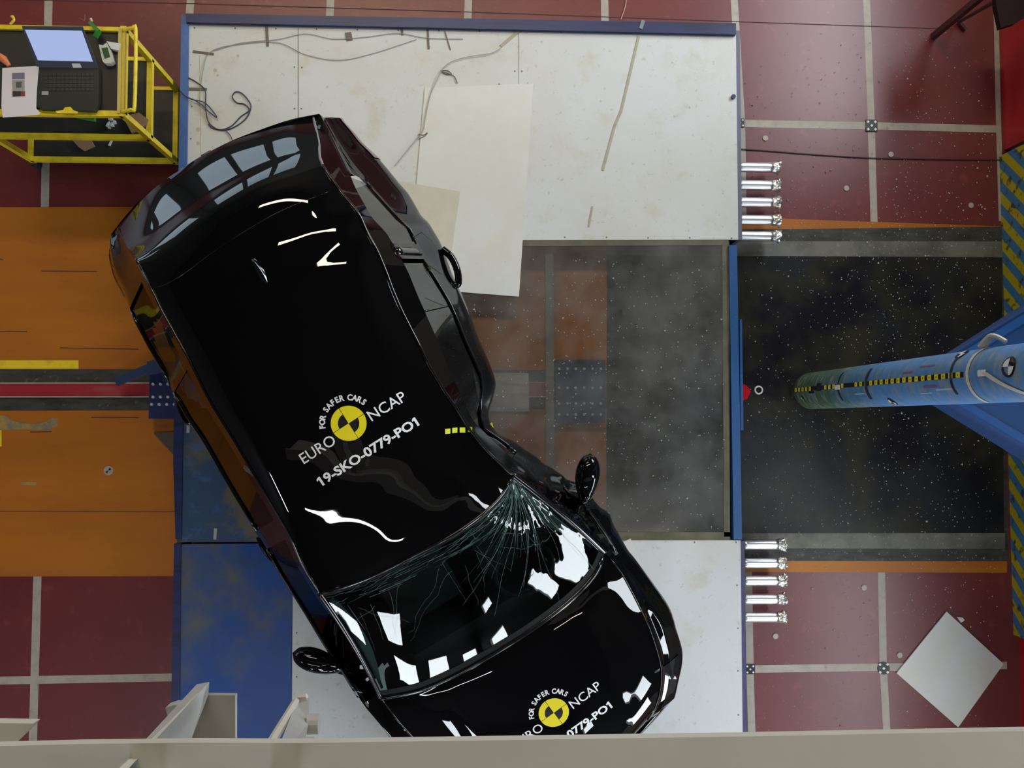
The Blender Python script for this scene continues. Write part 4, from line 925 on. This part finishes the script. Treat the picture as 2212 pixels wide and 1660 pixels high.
# door handles
def handle(px, z, r, label=None):
    o = MB().tube(catm([P(x, y, z) for x, y in px], 6), r, 8).build('door_handle', PAINT, car, True)
handle([(955, 538), (975, 556), (988, 585), (990, 612), (982, 616)], 1.02, .022)
handle([(386, 862), (388, 880), (398, 904), (408, 914), (412, 908)], .98, .016)
handle([(558, 1160), (566, 1180), (580, 1200), (596, 1214), (600, 1208)], .98, .016)
# wheels
for right in (False, True):
    for s, _ in WHEELS:
        o_ = (ROUT if right else LOUT)(np.array([s]))[0]; sg = 1 if right else -1; c = Vector(wp(s, o_[0] - sg * .17, ZP + .322)); d = LT * sg
        wh = MB(); wh.tube([c - d * .1, c - d * .09, c + d * .09, c + d * .1], .32, 32, rs=[.29, .32, .32, .29]); wo = wh.build('wheel', RUBBER, car, True)
        MB().tube([c + d * .06, c + d * .103], .22, 24).build('rim', mat('rim silver', (.4, .4, .42), .3, 1.0), wo, True)
# yellow tape patches on the roof edge
tp = MB()
for x0, x1, y0, dy in ((962, 973, 933, -1), (977, 988, 931, -1), (993, 1005, 930, 0), (1011, 1020, 929, 0)):
    q = []
    for x, y in ((x0, y0 - 6), (x1, y0 - 6 + dy), (x1, y0 + 5 + dy), (x0, y0 + 5)):
        w0 = P(x, y, 1.6); h = onto(roofbvh, w0.x, w0.y, .003); w0 = P(x, y, h.z if h else 1.59); q.append(h if h else w0)
    q = [Vector((a.x, a.y, max(a.z, 1.0))) for a in q]; tp.add(q[::-1], [[0, 1, 2, 3]])
o = tp.build('yellow_tape', mat('fluorescent yellow tape', (.7, .75, .02), .5), car); o['label'] = 'yellow tape marks'
MB().tube([P(1060, 914, 1.02), P(1066, 934, 1.02)], .008, 6).build('paint_mark', MATS['fluorescent yellow tape'], car)
# printed badges on roof and bonnet
def badge(bvh, cpx, z, ang, k, name):
    c = P(cpx[0], cpx[1], z); e1 = Vector((math.cos(math.radians(ang)), math.sin(math.radians(ang)), 0)); e2 = Vector((-e1.y, e1.x, 0)); U = .00239 * k
    V, Fc, M_ = [], [], []
    def put(pts, faces, m, off=.0015):
        b0 = len(V)
        for x, y in pts:
            q = c + e1 * x * U + e2 * y * U; h = onto(bvh, q.x, q.y, off); V.append(h if h else Vector((q.x, q.y, z)))
        for f in faces: Fc.append([b0 + i for i in f]); M_.append(m)
    def text(s, x0, y0, x1, hcap, bold=0.0, rot=0):
        tv, tf = textmesh(s, 1.0, bold); xs = [a for a, _ in tv]; ys = [b for _, b in tv]; w_ = max(xs) - min(xs); hh = max(ys) - min(0, min(ys)) if False else .729
        kx = (x1 - x0) / w_; ky = hcap / hh; put([(x0 + (a - min(xs)) * kx, y0 + b * ky) for a, b in tv], tf, 0)
        for ch, xf in ((s[0], x0), (s[-1], x1 - 4.2)):   # flag on the figure one
            if ch == '1': put([(xf + .5, y0 + hcap), (xf + .5, y0 + hcap - 5), (xf - 5, y0 + hcap - 7.5), (xf - 5, y0 + hcap - 3.5)], [[3, 2, 1, 0]], 0)
    text('EURO', -126, -22, -43, 24, .004); text('NCAP', 43, -22, 129, 24, .004); text('19-SKO-0779-PO1', -118, -81, 122, 20, .03)
    s = 'FOR SAFER CARS'; ws_ = [.62 if ch == ' ' else 1.0 for ch in s]; tot = sum(ws_); a0, a1 = 161, 17; acc = 0
    for ch, w_ in zip(s, ws_):
        am = math.radians(a0 + (a1 - a0) * (acc + w_ / 2) / tot); acc += w_
        if ch == ' ': continue
        tv, tf = textmesh(ch, 1.0, .035); xs = [p[0] for p in tv]; mx_ = (min(xs) + max(xs)) / 2; sc_ = 12.5 / .729; r0 = 49; ca, sa = math.cos(am - PI / 2), math.sin(am - PI / 2)
        put([(r0 * math.cos(am) + (a - mx_) * sc_ * ca * .9 - b_ * sc_ * sa, r0 * math.sin(am) + (a - mx_) * sc_ * sa * .9 + b_ * sc_ * ca) for a, b_ in tv], tf, 0)
    R0 = 37; g = .6
    def sector(r, a0, a1, m, off, rin=None):
        an = [math.radians(a0 + (a1 - a0) * i / 14) for i in range(15)]
        if rin is None: put([(0, 0)] + [(r * math.cos(t), r * math.sin(t)) for t in an], [[0, i + 1, i + 2] for i in range(14)], m, off)
        else: put([(q * math.cos(t), q * math.sin(t)) for t in an for q in (rin, r)], [[2 * i, 2 * i + 1, 2 * i + 3, 2 * i + 2] for i in range(14)], m, off)
    sector(R0 + 1.2, 0, 360, 2, .0012)
    sector(R0, 1, 89, 1, .0022); sector(R0, 181, 269, 1, .0022)
    sector(R0, 91, 179, 1, .0022, R0 * .6); sector(R0, 271, 359, 1, .0022, R0 * .6)
    o = mesh(name, V, Fc, [WHITET, YELT, BLKT], car, False, M_); o['label'] = 'white crash test lettering around a yellow disc'; return o
badge(roofbvh, (757, 915), 1.71, 32.2 + 45 - 45, 1.0, 'roof_badge'); badge(hoodbvh, (1195, 1536), 1.2, 35.5, .98, 'bonnet_badge')
c = P(1452, 1458, .99)
tk = MB()
for x0, y0 in ((1446, 1464), (1458, 1464)): tk.add([P(x0 - 4, y0 + 4, 1.06), P(x0 + 4, y0 + 4, 1.06), P(x0, y0 - 4, 1.06)], [[0, 1, 2]])
tk.build('small_target', WHITET, car)

# ------------------------------------------------------------------ yellow cart with laptop
zt, zm, zb = 1.03, .60, .12
ct = thing('tool_cart', 'yellow tube framed trolley with black shelves at the upper left', 'cart', P(230, 200, 0))
FRr, FRf = P(263, 62, zt), P(263, 245, zt)
xR, yR, yF = FRf.x, FRr.y, FRf.y; xL = P(68, 333, zb).x
t = .034
def yb(a, b_, name, w_=t, h_=t): return MB().bar(a, b_, w_, h_).build(name, YEL, ct)
for x in (xL, xR):
    for y in (yF, yR): yb((x, y, .08), (x, y, zt), 'post')
for z, wd in ((zt - .02, t), (zm, t), (zb, t)):
    yb((xL, yF, z), (xR, yF, z), 'rail', t, t); yb((xL, yR, z), (xR, yR, z), 'rail', t * .7, t)
    for x in (xL, xR): yb((x, yF, z), (x, yR, z), 'rail', t, t)
GB = mat('black shelf', (.028, .027, .022), .5, noise=(7, (.04, .038, .032), .5, .7))
for z in (zt - .03, zm, zb): MB().box(((xL + xR) / 2, (yF + yR) / 2, z), (xR - xL - .03, yR - yF - .03, .012)).build('shelf', GB, ct)
MB().box((xR - .016, (yF + yR) / 2, zt + .003), (.02, yR - yF, .004)).box((xR + .012, (yF + yR) / 2, zt + .003), (.006, yR - yF, .004)).build('lip', mat('pale yellow', (.6, .48, .15), .5), ct)
hx = P(292, 150, zt + .02).x
hpts = [Vector((xR, yR - .01, zt)), Vector((hx - .02, yR - .005, zt + .02)), Vector((hx, yR - .03, zt + .02)), Vector((hx, yF + .05, zt + .02)), Vector((hx - .02, yF + .015, zt + .02)), Vector((xR, yF + .01, zt))]
MB().tube(catm(hpts, 5), .011, 8).build('handle', YEL, ct, True)
for x in (xL, xR):
    for y in (yF, yR):
        wl = MB(); wl.tube([(x - .015, y, .045), (x + .015, y, .045)], .045, 16); wl.build('castor', RUBBER, ct, True)
bc = P(300, 275, zm + .04); 
CB = mat('brown cardboard', (.33, .2, .11), .8)
tag(MB().pp([(265, 252), (300, 243), (320, 258), (316, 270), (298, 280), (284, 287)], zm + .03, zm + .008).build('cardboard_piece', CB), 'brown rounded cardboard piece on the middle cart shelf', 'cardboard')
tag(MB().pp([(155, 301), (195, 301), (203, 315), (180, 325), (170, 318)], zb + .03, zb + .008).build('cardboard_piece', CB), 'brown cardboard piece on the bottom cart shelf', 'cardboard')
tag(MB().pp([(239, 303), (242, 304), (237, 315), (233, 314)], zb + .02, zb + .008).build('paper_scrap', SHEETW), 'tiny white scrap on the bottom cart shelf', 'paper')
rg = MB(); r = random.Random(3)
for k in range(9): x = 231 + r.uniform(-2, 16); y = 252 + r.uniform(0, 20); s = r.uniform(2, 5); rg.pp([(x, y), (x + s, y - 2), (x + s + 1, y + s), (x - 1, y + s + 1)], zm + .02 + k * .003, zm + .008)
tag(rg.build('crumpled_tissue', SHEETW), 'crumpled white tissue on the middle cart shelf', 'tissue')
GRN = mat('green plastic', (.03, .25, .04), .4)
tag(MB().pp([(153, 248), (203, 243), (203, 260), (160, 252)], zt - .25, zt - .28).build('green_case', GRN), 'green pointed case sticking out below the laptop', 'case')['label']
bpy.data.objects['green_case'].location.z += 0
# laptop
lz = zt - .002
lp = thing('laptop', 'open black laptop with bright screen on the yellow cart', 'laptop', P(145, 190, lz))
LB = mat('laptop black', (.022, .024, .02), .45); BZ = mat('bezel slate', (.05, .06, .09), .4)
base = [(80, 143), (214, 147), (213, 225), (205, 240), (88, 236), (77, 228)]
MB().pp(base, lz + .028, lz).build('base', LB, lp)
kb_ = MB()
for i in range(5):
    for j in range(12): kb_.pp([(96 + j * 9, 158 + i * 8), (103 + j * 9, 158 + i * 8), (103 + j * 9, 164 + i * 8), (96 + j * 9, 164 + i * 8)], lz + .0305, lz + .028)
kb_.build('keyboard', mat('key black', (.028, .03, .026), .5), lp)
MB().pp([(90, 197), (104, 197), (104, 205), (90, 205)], lz + .031, lz + .028).build('sticker', mat('silver sticker', (.35, .37, .38), .4), lp)
def lidpt(x, y):  # pixel on the lid plane: z rises from hinge (y=146) to top (y=57)
    f = (146 - y) / 89.0; return P(x, y, lz + .03 + .18 * f)
ld = [lidpt(80, 146), lidpt(212, 147), lidpt(178, 58), lidpt(47, 57)]; nrm = (ld[1] - ld[0]).cross(ld[3] - ld[0]).normalized(); bk = -nrm * .008 if nrm.z > 0 else nrm * .008
lidm = MB(); lidm.add(ld + [p + bk for p in ld], [[0, 1, 2, 3], [7, 6, 5, 4], [0, 4, 5, 1], [1, 5, 6, 2], [2, 6, 7, 3], [3, 7, 4, 0]]); lid = lidm.build('lid', BZ, lp)
sc_ = [lidpt(82, 130), lidpt(201, 133), lidpt(177, 66), lidpt(54, 64)]; mesh('screen', [p - bk * .2 for p in sc_], [[0, 1, 2, 3]], emis('screen glow', (.36, .44, .72), .62), lid)
mesh('sticker', [p - bk * .25 for p in (lidpt(158, 146), lidpt(177, 146), lidpt(173, 137), lidpt(155, 137))], [[0, 1, 2, 3]], WHITET, lid)
pz = lz + .034
pa = MB(); top = [(5, 147), (84, 142), (82, 165), (79, 200), (78, 234), (87, 244), (84, 248), (6, 254), (3, 230)]
pa.pp(top, pz, pz - .002); pao = pa.build('printed_sheet', mat('printer paper', (.74, .70, .73), .6)); tag(pao, 'white printed sheet with a small photo beside the laptop', 'paper')
pr = MB(); pr.pp([(26, 158), (53, 157), (53, 171), (26, 171)], pz + .001, pz, 0).pp([(26, 173), (53, 173), (53, 196), (27, 197)], pz + .001, pz, 1).pp([(34, 177), (47, 176), (46, 189), (35, 190)], pz + .002, pz, 2).pp([(27, 197), (45, 197), (45, 208), (27, 209)], pz + .001, pz, 3).pp([(45, 197), (54, 197), (54, 208), (45, 208)], pz + .001, pz, 4)
po_ = pr.build('printed_photo', [mat('print mauve', (.2, .18, .28), .5), mat('print grey', (.36, .34, .34), .5), mat('print dark', (.1, .1, .1), .5), mat('print black', (.04, .03, .03), .5), mat('print red', (.25, .05, .06), .5)], pao)
og = tag(MB().tube([P(-6, 118, lz + .03), P(8, 128, lz + .03), P(20, 142, lz + .03)], .022, 8, rs=[.018, .022, .012]).build('orange_tool', mat('orange plastic', (.7, .2, .08), .4), None, True), 'orange tool end lying above the printed sheet', 'tool')
gc = thing('green_clamp', 'green spring clamp on the back edge of the cart', 'clamp', P(200, 60, zt))
MB().bar(P(194, 48, zt + .03), P(214, 68, zt + .03), .02, .02).bar(P(214, 66, zt + .03), P(206, 80, zt + .02), .026, .02).build('jaw', GRN, gc)
MB().tube([P(196, 40, zt + .03), P(198, 47, zt + .03)], .008, 8).build('tip', mat('cream tip', (.6, .45, .3), .5), gc)
hs = thing('hand_meter', 'white handheld meter with small green display on the cart', 'meter', P(228, 115, zt))
MB().pp([(213, 96), (222, 98), (230, 92), (238, 108), (245, 132), (238, 137), (226, 137), (221, 131)], zt + .02, zt - .018).build('case', mat('off white case', (.55, .57, .52), .4), hs)
MB().pp([(219, 104), (232, 102), (238, 123), (226, 127)], zt + .022, zt + .02).build('display', mat('dark green display', (.06, .1, .05), .2), hs)
tag(MB().pp([(230, 89), (260, 94), (257, 109), (240, 105)], zt + .012, zt - .018).build('paper_tag', SHEETW), 'small white tag tucked behind the handheld meter', 'tag')
tag(MB().pp([(120, 240), (136, 238), (140, 232), (152, 231), (158, 238), (168, 241), (166, 245), (122, 244)], lz + .036, lz + .03).build('tape_roll_end', YEL), 'yellow curved tab at the front edge of the laptop', 'tab')
tag(MB().tube(catm([P(22, 52, zt), P(30, 44, zt + .01), P(28, 36, zt + .01), P(24, 36, zt + .01)], 4), .007, 6).build('yellow_hook', YEL), 'small yellow hook on the back rail of the cart', 'hook')
tag(MB().tube(catm([P(168, 52, zt), P(172, 40, zt + .02), P(182, 44, zt + .02), P(184, 30, zt + .02)], 4), .002, 5).build('thin_wire', TAPED), 'thin wire standing off the back rail of the cart', 'wire')

# ------------------------------------------------------------------ hall lamps
LW_ = emis('warm tube light', (1.0, .86, .62), LAMP_E)
LC_ = emis('cool tube light', (.93, .96, 1.0), LAMP_E)
HOUS = mat('lamp housing', (.15, .15, .15), .5)
def lamp(c, d, ln, wd, m, label, z=ZC - .6):
    t = thing('hall_lamp', label, 'lamp', (c[0], c[1], z), 'hall lamps'); a = math.atan2(d[1], d[0])
    MB().box((c[0], c[1], z + .05), (ln + .1, wd + .06, .08), a).build('housing', HOUS, t)
    MB().box((c[0], c[1], z), (ln, wd, .02), a).build('tube', m, t)
    for s in (-1, 1): MB().box((c[0] + s * ln * .4 * math.cos(a), c[1] + s * ln * .4 * math.sin(a), (z + ZC) / 2 + .04), (.02, .02, ZC - z - .08)).build('hanger_rod', HOUS, t)
#LAMPS_BEGIN
lamp((-.2, 7.0), (1, 0), 5.0, .38, LW_, 'warm strip lamp nearest the back wall')
lamp((2.4, 3.3), (1, .08), 5.6, .36, LW_, 'warm strip lamp hanging over the car tail')
lamp((.7, -7.2), (1, .1), 5.2, .13, LC_, 'long cool strip lamp on the front side of the hall')
lamp((5.6, -4.5), (1, .2), 1.6, .1, LW_, 'short warm lamp near the right wall')
lamp((-7.5, -9.5), (0, 1), 2.0, .3, LC_, 'added unseen cool fill lamp in the far left corner of the hall')  # added off to the side as general fill, kept out of the reflections
#LAMPS_END
